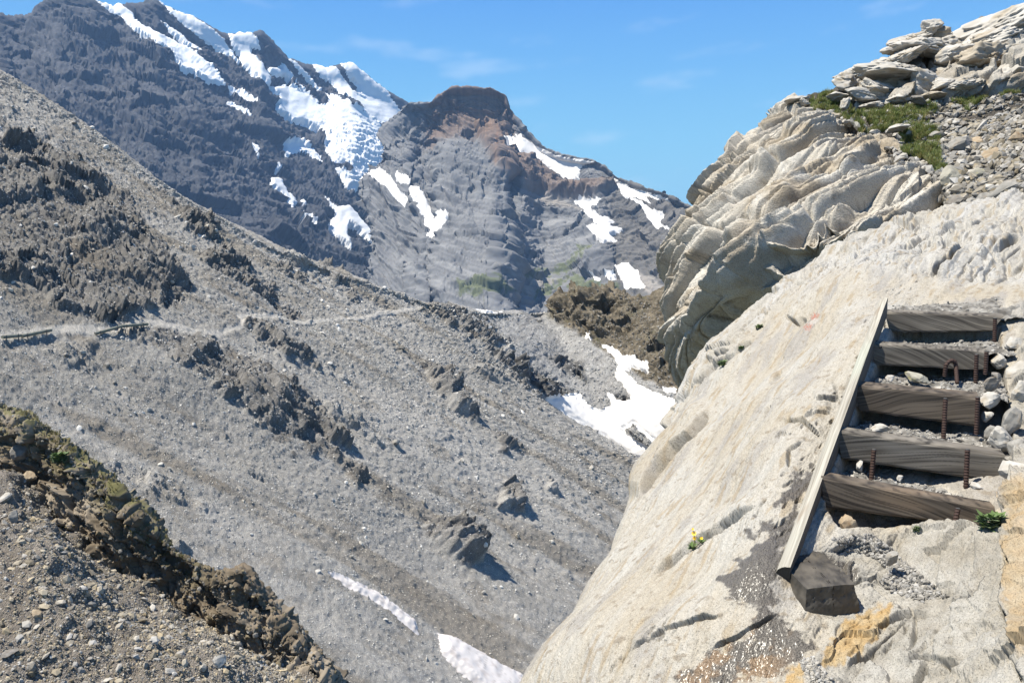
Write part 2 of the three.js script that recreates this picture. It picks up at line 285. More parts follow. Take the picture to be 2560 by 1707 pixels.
{
  const cols = []; for (let k = 0; k <= 360; k++) cols.push(lerp(-330, 1190, k / 360));
  const footLine = [[-700, 460], [0, 480], [350, 640], [680, 780], [900, 840], [1100, 880], [1300, 900]];
  const net = [];
  for (const [t, back] of [[-0.22, 1100], [0, 0], [0.08, 0], [0.2, 0], [0.35, 0], [0.5, 0], [0.65, 0], [0.8, 0], [0.92, 0], [1, 0]]) net.push(cols.map((x) => {
    const top = interp(ridgeLine, x) + (t === 0 ? (x < 240 ? 4 : 2) * fbm(x / 11, 3, 1, 3, 0.7) : 0), foot = interp(footLine, x), dR = interp([[-700, 3900], [0, 4500], [500, 5100], [1050, 6300], [1300, 6700]], x), dB = dR * 0.56;
    return back ? [x, top + 120, dR + back] : [x, lerp(top, foot, t), lerp(dR, dB, Math.pow(t, 0.92))];
  }));
  const snowAt = (px, py) => { let best = -60, id = 0; massifSnow.forEach((s, k) => { const d = sdPoly(s.g, px, py, 40); if (d > best) { best = d; id = k + 1; } }); return [best, id]; };
  const cache = new Map();
  const pt = patch({
    net, nu: 640, nv: 265, uvScale: 0.01,
    disp: (x, y, z, px, py, i, j) => {
      let [d, id] = snowAt(px, py); d += 4.0 * n3(px / 18, py / 18, 4) + 3.4 * n3(px / 7, py / 5, 8);
      cache.set(j * 4096 + i, d > 0 ? id : 0);
      const snow = sm(-4, 5, d), top = interp(ridgeLine, px), edge = sm(2, 60, py - top);
      const dip = y * 0.86 + x * 0.5 + 60 * fbm(x / 500, y / 500, z / 500, 2);          // beds that fall to the right
      const al = x * 0.86 - y * 0.5, wx = al + 40 * fbm(x / 160, y / 160, 1, 2), wy = dip + 30 * n3(x / 110, y / 110, 9);
      const big = 42 * fbm(x / 600 + 3, y / 800, z / 1500, 3, 0.5);
      const rib = 34 * facets(wx / 330, wy / 105, z / 900) + 20 * facets(wx / 150 + 3, wy / 36, z / 400) + 9 * facets(wx / 60, wy / 14, z / 200);
      const beds = 5 * ledge(wy / 40, 0.8) + 9 * fbm(x / 26, y / 26, z / 26, 3, 0.65);
      let h = edge * big + (1 - snow) * (0.25 + 0.75 * edge) * (rib + beds) + snow * (14 + 4 * fbm(x / 60, y / 60, 3, 3));
      if (id === 5 && d > 0) { const ice = sm(270, 330, py) * sm(0, 14, d); h += ice * (12 * ledge((y + 20 * n3(x / 60, y / 60, 3)) / 34, 0.7) + 9 * facets(x / 46, y / 22, z / 90) + 5 * facets(x / 18, y / 10, z / 40)); }
      if (id === 1 && d > 0) h += 26 * sm(26, 4, d) * sm(40, 200, py);
      return h;
    },
    color: (x, y, z, px, py, nr, h) => {
      const t = 0.5 + 0.5 * fbm(x / 130, y / 90, z / 130, 4), b = 0.5 + 0.5 * n3(x / 400, y / 250, 2), dip = y * 0.86 + x * 0.5 + 30 * n3(x / 300, y / 300, 5), bed = 0.5 + 0.5 * n3(dip / 16, x / 260, 3) + 0.4 * n3(dip / 6.5, x / 160, 8);
      return mix3([0.012, 0.015, 0.024], [0.118, 0.120, 0.130], clamp(t * 0.55 + b * 0.2 + bed * 0.5 - 0.12 + 0.35 * fbm(x / 20, dip / 9, z / 40, 3, 0.6)));
    },
    region: (px, py, v) => cache.get(Math.floor(v / 640) * 4096 + v % 640) || 0,
  });
  put(new THREE.Mesh(pt.geo(0), M.far), 'mountain', 'dark blue rock massif with a snowy jagged crest', 'mountain', null, 'structure');
  massifSnow.forEach((s, k) => { const g = pt.geo(k + 1); if (!g) return; const c = g.attributes.color, p = g.attributes.position; for (let i = 0; i < c.count; i++) { const q = n3(p.getX(i) / 50, p.getY(i) / 50, 1); const dirt = sm(0.25, 0.7, fbm(p.getX(i) / 22, p.getY(i) / 14, 6, 3)); const f = mix3([0.86, 0.87, 0.88], k === 4 ? [0.56, 0.66, 0.72] : [0.78, 0.79, 0.82], clamp(0.3 * q + 0.6 * dirt)); c.setXYZ(i, ...f); } put(new THREE.Mesh(g, M.snow), s.n, s.l, s.n.replace('_', ' '), 'snow and ice on the far massif'); });
}

// ------------------------------------------------------------------ flat-topped mountain, 2.5 to 3.6 km off
const mesaSnow = [
  ['snow_field', 'broad snow field on the shelf right of the flat summit', [[1050, 485], [1120, 510], [1180, 488], [1230, 540], [1320, 578], [1450, 628], [1665, 664], [1560, 692], [1540, 742], [1470, 748], [1420, 712], [1330, 662], [1250, 612], [1170, 607], [1080, 582], [1070, 540]]],
  ['snow_field', 'branching snow tongue below the dark cliff', [[1500, 880], [1560, 868], [1640, 900], [1725, 888], [1650, 942], [1642, 980], [1690, 1032], [1760, 1030], [1795, 1040], [1750, 1090], [1846, 1094], [1770, 1142], [1822, 1192], [1720, 1202], [1660, 1142], [1618, 1090], [1695, 1100], [1640, 1030], [1550, 972], [1590, 950]]],
  ['snow_field', 'snow field along the falling crest below the hut', [[1783, 768], [1850, 800], [1960, 846], [2100, 884], [2195, 926], [2080, 912], [1980, 902], [2035, 942], [1950, 922], [1860, 904], [1820, 842]]],
  ['snow_patch', 'winding snow strip under the crest snow field', [[1885, 903], [1960, 938], [2060, 978], [2125, 1010], [2080, 1042], [2145, 1106], [2070, 1094], [2010, 1032], [1980, 972]]],
  ['snow_patch', 'lowest broad snow patch above the brown knoll', [[1800, 1370], [1880, 1353], [1962, 1410], [1970, 1450], [2015, 1524], [1890, 1534], [1850, 1450]]],
  ['snow_patch', 'thin snow sliver left of the lowest snow patch', [[1648, 1402], [1725, 1452], [1670, 1442]]],
  ['snow_patch', 'small snow spot by the pale rock edge', [[2108, 1222], [2158, 1224], [2130, 1254]]],
  ['snow_patch', 'narrow snow strip half hidden by the pale rock edge', [[2118, 1338], [2170, 1390], [2160, 1440], [2110, 1400]]],
  ['snow_patch', 'small snow wedge touching the lowest snow patch', [[1728, 1408], [1800, 1430], [1812, 1462], [1750, 1442]]],
  ['snow_patch', 'forked snow gully in the middle of the grey flank', [[470, 858], [510, 860], [560, 920], [602, 1000], [592, 1060], [640, 978], [702, 985], [692, 1040], [640, 1110], [602, 1174], [566, 1142], [598, 1085], [550, 1062], [560, 1020], [520, 1000]]],
  ['snow_patch', 'snow ramp running down beside the icefall', [[180, 770], [260, 718], [330, 800], [400, 870], [458, 930], [430, 962], [370, 922], [300, 872], [260, 842]]],
  ['snow_patch', 'little snow patch above the forked snow gully', [[388, 778], [470, 830], [462, 858], [400, 832]]],
].map(([n, l, p]) => ({ n, l, g: poly(p, Z2, 850, 150) }));
const mesaGrass = [[[1150, 1480], [1290, 1400], [1500, 1300], [1600, 1210], [1650, 1195], [1590, 1280], [1480, 1350], [1300, 1430], [1200, 1470]], [[1400, 1450], [1520, 1415], [1440, 1500], [1350, 1570], [1250, 1580]], [[780, 1510], [1000, 1500], [1100, 1550], [900, 1600], [760, 1560]], [[1500, 1400], [1700, 1440], [1860, 1530], [1500, 1540]]].map((p) => poly(p, Z2, 850, 150));
const mesaTan = [[[1100, 1560], [1300, 1440], [1400, 1440], [1250, 1570]], [[1290, 880], [1330, 840], [1560, 940], [1400, 920]], [[1970, 1430], [2100, 1470], [2120, 1560], [2010, 1540]]].map((p) => poly(p, Z2, 850, 150));
const mesaTop = [[880, 420], [925, 360], [946, 338], [976, 311], [999, 292], [1034, 269], [1037, 259], [1057, 254], [1083, 259], [1089, 242], [1099, 227], [1133, 222], [1168, 221], [1214, 223], [1233, 222], [1246, 230], [1267, 244], [1273, 261], [1275, 284], [1305, 311], [1323, 334], [1355, 368], [1405, 389], [1485, 403], [1512, 418], [1539, 445], [1596, 468], [1661, 487], [1715, 515], [1800, 560], [2000, 640]];
let hutSpot;
{
  const leftEdge = [[260, 1034], [292, 985], [330, 948], [350, 948], [385, 970], [425, 936], [450, 922], [480, 915], [560, 930], [610, 936], [700, 930], [860, 930]];
  const net = [], rows = [-0.3, 0, 0.03, 0.07, 0.12, 0.2, 0.3, 0.42, 0.55, 0.7, 0.85, 1];
  const cols = []; for (let k = 0; k <= 110; k++) cols.push(k / 110);
  for (const t of rows) net.push([-2, -1, ...cols].map((s, k) => {
    const ly = lerp(262, 870, Math.max(0, t)), lx = interp(leftEdge, ly), x = lerp(lx, 2000, Math.max(0, s)), hold = 1 - sm(0, 0.12, Math.max(0, s));
    const top = interp(mesaTop, x), dR = interp([[880, 3650], [1290, 3600], [1355, 3520], [1485, 3300], [1661, 3000], [1800, 2800], [2000, 2500]], x);
    if (t < 0) return [x, top + 90, dR + 600];
    const py = lerp(top, 860, t), drop = py - top,  tower = sm(1020, 1060, x) * (1 - sm(1275, 1300, x));
    let d = dR - tower * (Math.min(drop, 75) * 0.5 + Math.max(0, drop - 75) * 2.0 + 112 * sm(75, 330, drop)) - (1 - tower) * drop * 2.0;
    if (s === -1) d += 60; if (s === -2) d += 700;
    return [x + (s === -2 ? 70 : s === -1 ? 3 : 0), lerp(py, ly, hold), d];
  }));
  // the left flank turns away behind itself
  const snowAt = (px, py) => { let best = -60, id = 0; mesaSnow.forEach((s, k) => { const d = sdPoly(s.g, px, py, 40); if (d > best) { best = d; id = k + 1; } }); return [best, id]; };
  const cliffBand = poly([[1040, 470], [1080, 590], [1170, 612], [1250, 620], [1330, 672], [1470, 755], [1620, 800], [1800, 780], [1820, 850], [1640, 880], [1500, 870], [1420, 870], [1290, 840], [1100, 790], [1010, 720], [960, 640], [900, 520], [880, 430], [1000, 400]], Z2, 850, 150);
  const cache = new Map();
  const pt = patch({
    net, nu: 490, nv: 340,
    disp: (x, y, z, px, py, i, j) => {
      let [d, id] = snowAt(px, py); d += 3.2 * n3(px / 15, py / 15, 4) + 2.6 * n3(px / 6, py / 4.5, 8);
      cache.set(j * 4096 + i, d > 0 ? id : 0);
      const snow = sm(-4, 5, d), top = interp(mesaTop, px), edge = sm(1, 45, py - top), tower = sm(1020, 1060, px) * (1 - sm(1275, 1300, px)) * (1 - sm(60, 130, py - top));
      const fold = y - 0.0008 * (x - 100) * (x - 100) * 0.85 + 40 * fbm(x / 420, y / 420, 4, 2);
      const wx = x + 26 * fbm(x / 90, y / 90, 1, 2), fw = fold + 14 * n3(x / 70, y / 70, 6);
      const big = 62 * fbm(x / 420 + 1.3, y / 520, z / 1100, 3, 0.5);
      const beds = 17 * ledge(fw / 74, 0.88) * sm(-0.35, 0.3, n3(x / 170, y / 170, 3)) + 8 * ledge(fw / 29 + 0.2 * n3(x / 90, y / 90, 3), 0.82) + 3 * ledge(fw / 11, 0.75);
      const flute = 9 * facets(wx / 34, y / 130, z / 90), fine = 15 * facets(wx / 120, fw / 62, z / 300) + 8 * facets(wx / 44, fw / 20, z / 140) + 3 * fbm(x / 16, fw / 9, z / 24, 3, 0.65);
      const cl = sm(-4, 14, sdPoly(cliffBand, px, py, 40));
      let h = edge * big * (1 - tower) + (1 - snow) * (0.3 + 0.7 * edge) * (beds + fine + flute * (0.35 + 0.9 * cl + 0.7 * tower)) + snow * (10 + 3 * n3(x / 60, y / 60, 2)) + cl * 46 * edge;
      return h;
    },
    color: (x, y, z, px, py, nr, h) => {
      const top = interp(mesaTop, px), t = 0.5 + 0.5 * fbm(x / 90, y / 60, z / 90, 4), streak = 0.5 + 0.5 * fbm(x / 14, y / 160, 5, 3);
      const fold = y - 0.0008 * (x - 100) * (x - 100) * 0.85 + 40 * fbm(x / 420, y / 420, 4, 2), bed = 0.5 + 0.6 * n3(fold / 9, x / 400, 3) + 0.4 * n3(fold / 24, x / 600, 8);
      let c = mix3([0.092, 0.097, 0.108], [0.335, 0.333, 0.335], clamp(t * 0.4 + bed * 0.6));
      const tower = sm(1040, 1090, px) * (1 - sm(1270, 1300, px)) * (1 - sm(80, 150, py - top)), cl = sm(-6, 10, sdPoly(cliffBand, px, py, 40));
      c = mix3(c, mix3([0.13, 0.088, 0.066], [0.33, 0.225, 0.16], streak), clamp(tower * 0.85 + cl * 0.75));
      c = mix3(c, [0.36, 0.19, 0.10], cl * sm(0.55, 0.85, streak) * sm(1130, 1180, px) * (1 - sm(1230, 1290, px)) * 0.8);
      if (px > 1490) c = mix3(c, mix3([0.11, 0.105, 0.10], [0.19, 0.175, 0.155], t), sm(1480, 1560, px) * 0.9);
      for (const g of mesaTan) { const d = sdPoly(g, px, py, 30) + 9 * n3(px / 20, py / 20, 3); c = mix3(c, [0.34, 0.31, 0.28], sm(-6, 4, d)); }
      for (const g of mesaGrass) { const d = sdPoly(g, px, py, 30) + 16 * fbm(px / 16, py / 16, 3, 4, 0.65); c = mix3(c, mix3([0.10, 0.125, 0.05], [0.17, 0.19, 0.08], t), sm(-3, 5, d) * 0.8); }
      return c;
    },
    region: (px, py, v) => cache.get(Math.floor(v / 490) * 4096 + v % 490) || 0,
  });
  put(new THREE.Mesh(pt.geo(0), M.far), 'mountain', 'flat-topped grey mountain with layered flanks and brown summit cliff', 'mountain', null, 'structure');
  mesaSnow.forEach((s, k) => { const g = pt.geo(k + 1); if (!g) return; const c = g.attributes.color, p = g.attributes.position; for (let i = 0; i < c.count; i++) { const q = clamp(0.5 + 0.6 * fbm(p.getX(i) / 40, p.getY(i) / 20, 1, 3)); c.setXYZ(i, ...mix3([0.88, 0.86, 0.84], [0.80, 0.77, 0.74], q)); } put(new THREE.Mesh(g, M.snow), s.n, s.l, s.n.replace('_', ' '), 'snow on the flat-topped mountain'); });
  hutSpot = pt.pick(1660, 489);
}
// ------------------------------------------------------------------ the great scree slope across the valley
const SL = { x: -62, y: -7, z: -100, nx: 0.92, nz: 0.38, tan: 0.727 };
const dA = (px, py) => { const q = P(px, py, 1), kx = q[0], ky = q[1], up = SL.y + SL.tan * (SL.x * SL.nx + SL.z * SL.nz); return clamp(up / (ky + SL.tan * (kx * SL.nx - SL.nz)), 40, 420); };
const crestA = [[-500, -60], [0, 172], [90, 222], [180, 275], [350, 385], [500, 465], [680, 552], [760, 590], [820, 612], [900, 645], [1000, 692], [1100, 742], [1200, 772], [1300, 782], [1390, 786]];
const slopeRocks = [
  [[-60, 330], [120, 335], [240, 400], [350, 500], [480, 735], [470, 760], [330, 800], [250, 815], [150, 790], [70, 720], [-60, 690]],
  [[300, 835], [380, 830], [470, 850], [600, 880], [700, 950], [860, 1085], [870, 1115], [760, 1125], [700, 1105], [600, 1030], [480, 950], [420, 900]],
  [[590, 805], [680, 830], [770, 890], [790, 925], [700, 900], [620, 850]], [[480, 620], [600, 640], [690, 720], [770, 800], [690, 790], [600, 720], [520, 690]],
  [[820, 1105], [880, 1150], [925, 1195], [890, 1205], [840, 1150]], [[1062, 1305], [1095, 1285], [1150, 1292], [1185, 1330], [1212, 1392], [1150, 1380], [1100, 1345]],
  [[1262, 1200], [1290, 1215], [1312, 1275], [1250, 1262]], [[1370, 1205], [1392, 1240], [1360, 1225]], [[1070, 735], [1140, 745], [1190, 790], [1280, 862], [1230, 862], [1130, 812], [1080, 770]],
  [[780, 640], [830, 660], [920, 768], [880, 745], [800, 680]], [[1050, 900], [1110, 930], [1150, 1000], [1190, 1060], [1130, 1030], [1070, 960]], [[1230, 1080], [1290, 1100], [1310, 1150], [1250, 1130]],
  [[1240, 880], [1300, 910], [1375, 985], [1390, 1003], [1350, 1000], [1260, 905]], [[90, 440], [150, 470], [170, 520], [110, 490]], [[400, 470], [520, 540], [560, 620], [470, 560]],
  [[960, 660], [1060, 700], [1120, 745], [1040, 730]], [[700, 640], [760, 660], [790, 700], [720, 680]],
].map((p) => poly(p));
const pathLine = [[-60, 852], [0, 842], [70, 832], [150, 820], [205, 828], [260, 836], [320, 824], [370, 815], [430, 826], [500, 838], [545, 838], [592, 828], [598, 808], [590, 798], [640, 800], [690, 804], [760, 808], [850, 800], [940, 785], [950, 778], [1010, 775], [1050, 770]];
const pathB = [[1262, 872], [1290, 855], [1310, 845], [1300, 820], [1325, 800], [1350, 788]];
const pBox = box2(pathLine, 30), pBoxB = box2(pathB, 20);
const onPath = (px, py) => {
  let w = 1e9, side = 0;
  if (px > pBox[0] && px < pBox[1] && py > pBox[2] && py < pBox[3]) { const [d, s, t] = lineAt(pathLine, px, py + 1.5 * n3(px / 25, 0, 3)); w = d / lerp(7.5, 3.8, sm(0.1, 0.7, t)); side = s; }
  if (px > pBoxB[0] && px < pBoxB[1] && py > pBoxB[2] && py < pBoxB[3]) { const [d, s] = lineAt(pathB, px, py); if (d / 3 < w) { w = d / 3; side = s; } }
  return [w, side];
};
const slopeSnow = [
  ['snow_patch', 'dirty snow strip low on the scree, the upper of two', [[812, 1430], [860, 1440], [930, 1470], [985, 1505], [1040, 1548], [1052, 1580], [1030, 1565], [985, 1530], [920, 1492], [860, 1462]]],
  ['snow_patch', 'dirty snow strip at the bottom edge, the larger of two', [[1103, 1575], [1150, 1590], [1220, 1632], [1290, 1672], [1345, 1715], [1400, 1770], [1330, 1770], [1240, 1740], [1175, 1690], [1112, 1630]]],
  ['snow_patch', 'thin snow sliver on the scree crest below the glaciers', [[683, 549], [720, 562], [765, 586], [740, 584], [700, 566]]],
  ['snow_patch', 'tiny snow sliver further down the scree crest', [[826, 610], [850, 620], [875, 634], [845, 630]]],
].map(([n, l, p]) => ({ n, l, g: poly(p) }));
const slopeSnowAt = (px, py) => { let b = -60, id = 0; slopeSnow.forEach((s, k) => { const d = sdPoly(s.g, px, py, 30); if (d > b) { b = d; id = k + 1; } }); return [b, id]; };
const CD = [0.382, 0, -0.924], FD = [0.744, -0.588, 0.307], ST = (() => { const v = [FD[0] + 0.5 * CD[0], FD[1], FD[2] + 0.5 * CD[2]], l = Math.hypot(...v); return v.map((q) => q / l); })(), STX = (() => { const n = [0.541, 0.809, 0.223]; return [n[1] * ST[2] - n[2] * ST[1], n[2] * ST[0] - n[0] * ST[2], n[0] * ST[1] - n[1] * ST[0]]; })();
const dot3 = (a, x, y, z) => a[0] * x + a[1] * y + a[2] * z;
const rockAt = (px, py, jitter = true) => { let b = -60; for (const g of slopeRocks) { const d = sdPoly(g, px, py, 50); if (d > b) b = d; } return b + (jitter ? 22 * fbm(px / 40, py / 28, 2, 4, 0.6) : 0); };
let slope;
{
  const right = [[772, 1330], [786, 1390], [840, 1322], [900, 1264], [950, 1312], [1003, 1372], [1092, 1500], [1160, 1626], [1230, 1720], [1400, 1860], [1850, 2100]];
  const net = [], cols = []; for (let k = 0; k <= 40; k++) cols.push(k / 40);
  const rowPy = [0, 0.02, 0.06, 0.11, 0.17, 0.23, 0.3, 0.37, 0.44, 0.52, 0.6, 0.7, 0.8, 0.9, 1];
  const rightRow = [[1392, 786], [1385, 790], [1350, 812], [1310, 845], [1280, 880], [1285, 925], [1330, 972], [1385, 1012], [1470, 1072], [1560, 1126], [1640, 1172], [1730, 1250], [1830, 1400], [1930, 1600], [2000, 1850]];
  rowPy.forEach((t, r) => {
    const xr = rightRow[r][0], yr = rightRow[r][1], row = [];
    for (const s of cols) {
      const px = lerp(-450, xr, s), c0 = interp(crestA, Math.min(px, 1390)), straight = lerp(c0, 1880, t);
      const py = lerp(straight, yr, Math.pow(s, 3.2) * 1.0), q = Math.max(py, c0);
      row.push([px, q, dA(px, q)]);
    }
    const e = row[row.length - 1]; row.push([e[0] + 6, e[1] + 14, e[2] + 7]); row.push([e[0] + 2, e[1] + 60, e[2] + 26]); row.push([e[0] + 300, e[1] + 420, e[2] + 60]);
    net.push(row);
  });
  net.unshift(net[0].map(([x, y, d]) => [x, y + 26, d + 22]));
  net[0] = net[0].map(([x, y, d]) => [x, y, d]);
  const NU = 700, NV = 470, cache = new Map();
  slope = patch({
    net, nu: NU, nv: NV, uvAxes: [STX, ST], diag: -1,
    disp: (x, y, z, px, py, i, j) => {
      let [sd, id] = slopeSnowAt(px, py); sd += 3.5 * n3(px / 9, py / 9, 5) + 2 * n3(px / 4, py / 4, 2); cache.set(j * 4096 + i, sd > 0 && j > NV / 15 ? id : 0);
      const a = dot3(STX, x, y, z), b = dot3(ST, x, y, z), size = Math.hypot(x, z) / 110;
      const rk = rockAt(px, py), m = sm(-3, 14, rk), crest = sm(0, 40, py - interp(crestA, px));
      const small = sm(0.30, 0.62, fbm(a / 9, b / 20, 3, 4, 0.6)) * sm(-0.2, 0.5, fbm(a / 45, b / 70, 12, 3)) ;
      let h = (0.4 + 0.6 * crest) * (2.4 * fbm(a / 38, b / 90, 1, 3) + 0.8 * fbm(a / 9, b / 22, 6, 3));
      h += 0.20 * size * fbm(x / 1.3, y / 1.3, z / 1.3, 3, 0.7) + 0.10 * size * n3(x / 0.4, y / 0.4, z / 0.4);
      const mm = Math.max(m, small * 0.7);
      if (mm > 0.01) {
        const wa = a + 2 * fbm(x / 6, y / 6, z / 6, 2), wb = b + 3 * n3(x / 8, y / 8, z / 8);
        const be = wa + 0.25 * wb; h += mm * (-0.3 + 0.8 * facets(wa / 5, wb / 9, z / 25) + 1.15 * plates(wb, be, 2.6, 7) * sm(-0.4, 0.3, n3(wa / 9, wb / 14, 4)) + 0.9 * (ledge((b + 6 * n3(a / 12, b / 20, 1)) / 13, 0.86) - 0.35) + 0.6 * plates(wb + 3, be + 0.4 * n3(x / 2, y / 2, z / 2), 0.95, 2.4) + 0.25 * fbm(x / 1.2, y / 1.2, z / 1.2, 3, 0.65)) * (0.75 + 0.35 * size) * (0.3 + 0.7 * crest);
      }
      for (const k of [5, 6, 7, 10]) { const g = slopeRocks[k], d = sdPoly(g, px, py, 30); if (d > -4) h += 2.8 * sm(-4, 8, d + 3 * n3(px / 12, py / 12, k)) * sm(-0.1, 0.9, ((px - g.x0) / (g.x1 - g.x0) + (py - g.y0) / (g.y1 - g.y0)) / 2); }
      const [w, side] = onPath(px, py); if (w < 2.4) h = lerp(h, h * 0.8 + 0.1, sm(2.2, 0.6, w));
      if (sd > -3) h = lerp(h, -0.25 + 0.5 * sm(0, 14, sd) + 0.14 * n3(x, y, z), sm(-3, 5, sd));
      return h;
    },
    color: (x, y, z, px, py, nr, h) => {
      const a = dot3(STX, x, y, z), b = dot3(ST, x, y, z);
      const st = 0.5 + 0.75 * fbm(a / 7, b / 60, 4, 4, 0.55), tone = 0.5 + 0.5 * fbm(a / 34, b / 80, 9, 3), sp = n3(x * 2.2, y * 2.2, z * 2.2);
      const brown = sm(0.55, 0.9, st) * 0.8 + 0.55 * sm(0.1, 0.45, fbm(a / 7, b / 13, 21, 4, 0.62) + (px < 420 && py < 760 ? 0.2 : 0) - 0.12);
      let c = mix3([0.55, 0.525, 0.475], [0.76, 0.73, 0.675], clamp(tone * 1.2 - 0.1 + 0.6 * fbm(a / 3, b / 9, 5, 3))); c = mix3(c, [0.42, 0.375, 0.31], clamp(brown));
      const m = sm(-4, 8, rockAt(px, py)); c = mix3(c, mix3([0.22, 0.208, 0.19], [0.44, 0.42, 0.39], clamp(0.5 + 0.7 * fbm(x / 2.5, y / 2.5, z / 2.5, 3))), m * 0.85);
      const rust = sm(0.45, 0.75, fbm(x / 12, y / 9, z / 12, 3)); c = mix3(c, [0.32, 0.26, 0.19], rust * m * 0.35);
      const [w] = onPath(px, py); if (w < 2.2) c = mix3(c, [0.95, 0.90, 0.81], sm(1.7, 1.0, w) * 0.95);
      const k = 1 + 0.16 * sp; return [c[0] * k, c[1] * k, c[2] * k];
    },
    region: (px, py, v) => cache.get(Math.floor(v / NU) * 4096 + v % NU) || 0,
  });
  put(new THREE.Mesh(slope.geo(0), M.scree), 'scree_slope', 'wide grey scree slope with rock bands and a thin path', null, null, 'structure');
  slopeSnow.forEach((s, k) => { const g = slope.geo(k + 1); if (!g) return; const c = g.attributes.color, p = g.attributes.position; for (let i = 0; i < c.count; i++) { const q = sm(0.0, 0.75, fbm(p.getX(i) / 1.1, p.getY(i) / 0.8, p.getZ(i) / 1.1, 3, 0.7)), e = sm(0.25, 0.6, fbm(p.getX(i) / 0.5, p.getY(i) / 0.5, 3, 2)); c.setXYZ(i, ...mix3(mix3([0.66, 0.62, 0.605], [0.50, 0.455, 0.44], q), [0.30, 0.28, 0.27], e * 0.6)); } put(new THREE.Mesh(g, M.snow), s.n, s.l, 'snow patch', 'snow strips on the scree slope'); });
}

// ------------------------------------------------------------------ the saddle with the brown knoll and the snow gully
const gullySnow = [
  ['snow_field', 'broad white snow field in the gully behind the scree rib', [[1362, 998], [1440, 985], [1470, 1018], [1505, 1028], [1530, 1012], [1520, 985], [1500, 965], [1545, 1000], [1580, 1000], [1545, 940], [1535, 935], [1560, 930], [1600, 965], [1650, 985], [1690, 1000], [1760, 1050], [1700, 1130], [1660, 1125], [1620, 1090], [1585, 1060], [1560, 1075], [1600, 1105], [1640, 1125], [1660, 1180], [1560, 1130], [1450, 1060], [1390, 1020]]],
  ['snow_patch', 'snow tongue leading up from the gully to the brown knoll', [[1502, 862], [1530, 868], [1560, 890], [1610, 902], [1622, 905], [1618, 928], [1585, 915], [1560, 925], [1590, 955], [1545, 950], [1535, 932], [1548, 915], [1530, 885]]],
  ['snow_patch', 'small snow patch under the overhanging pale rock', [[1655, 966], [1690, 968], [1690, 982], [1662, 978]]],
  ['snow_patch', 'tiny snow patch on the brown knoll', [[1466, 833], [1480, 838], [1478, 852], [1468, 848]]],
  ['snow_patch', 'thin snow strip on the saddle skyline', [[1180, 766], [1210, 770], [1252, 780], [1215, 780]]],
].map(([n, l, p]) => ({ n, l, g: poly(p) }));
const gullyAt = (px, py) => { let b = -60, id = 0; gullySnow.forEach((s, k) => { const d = sdPoly(s.g, px, py, 30); if (d > b) { b = d; id = k + 1; } }); return [b, id]; };
const knoll = poly([[1362, 786], [1400, 740], [1440, 715], [1560, 700], [1800, 700], [1800, 990], [1690, 985], [1600, 940], [1540, 900], [1470, 850], [1410, 815]]), isle = poly([[1562, 1062], [1590, 1052], [1640, 1062], [1660, 1085], [1640, 1118], [1600, 1105]]), ribRock = [[[1245, 890], [1330, 915], [1400, 960], [1440, 985], [1370, 1000]], [[1360, 890], [1460, 905], [1470, 960], [1420, 940]], [[1520, 985], [1560, 985], [1580, 1005], [1540, 1005]], [[1610, 990], [1640, 1000], [1640, 1025], [1618, 1020]]].map((p) => poly(p));
let saddle;
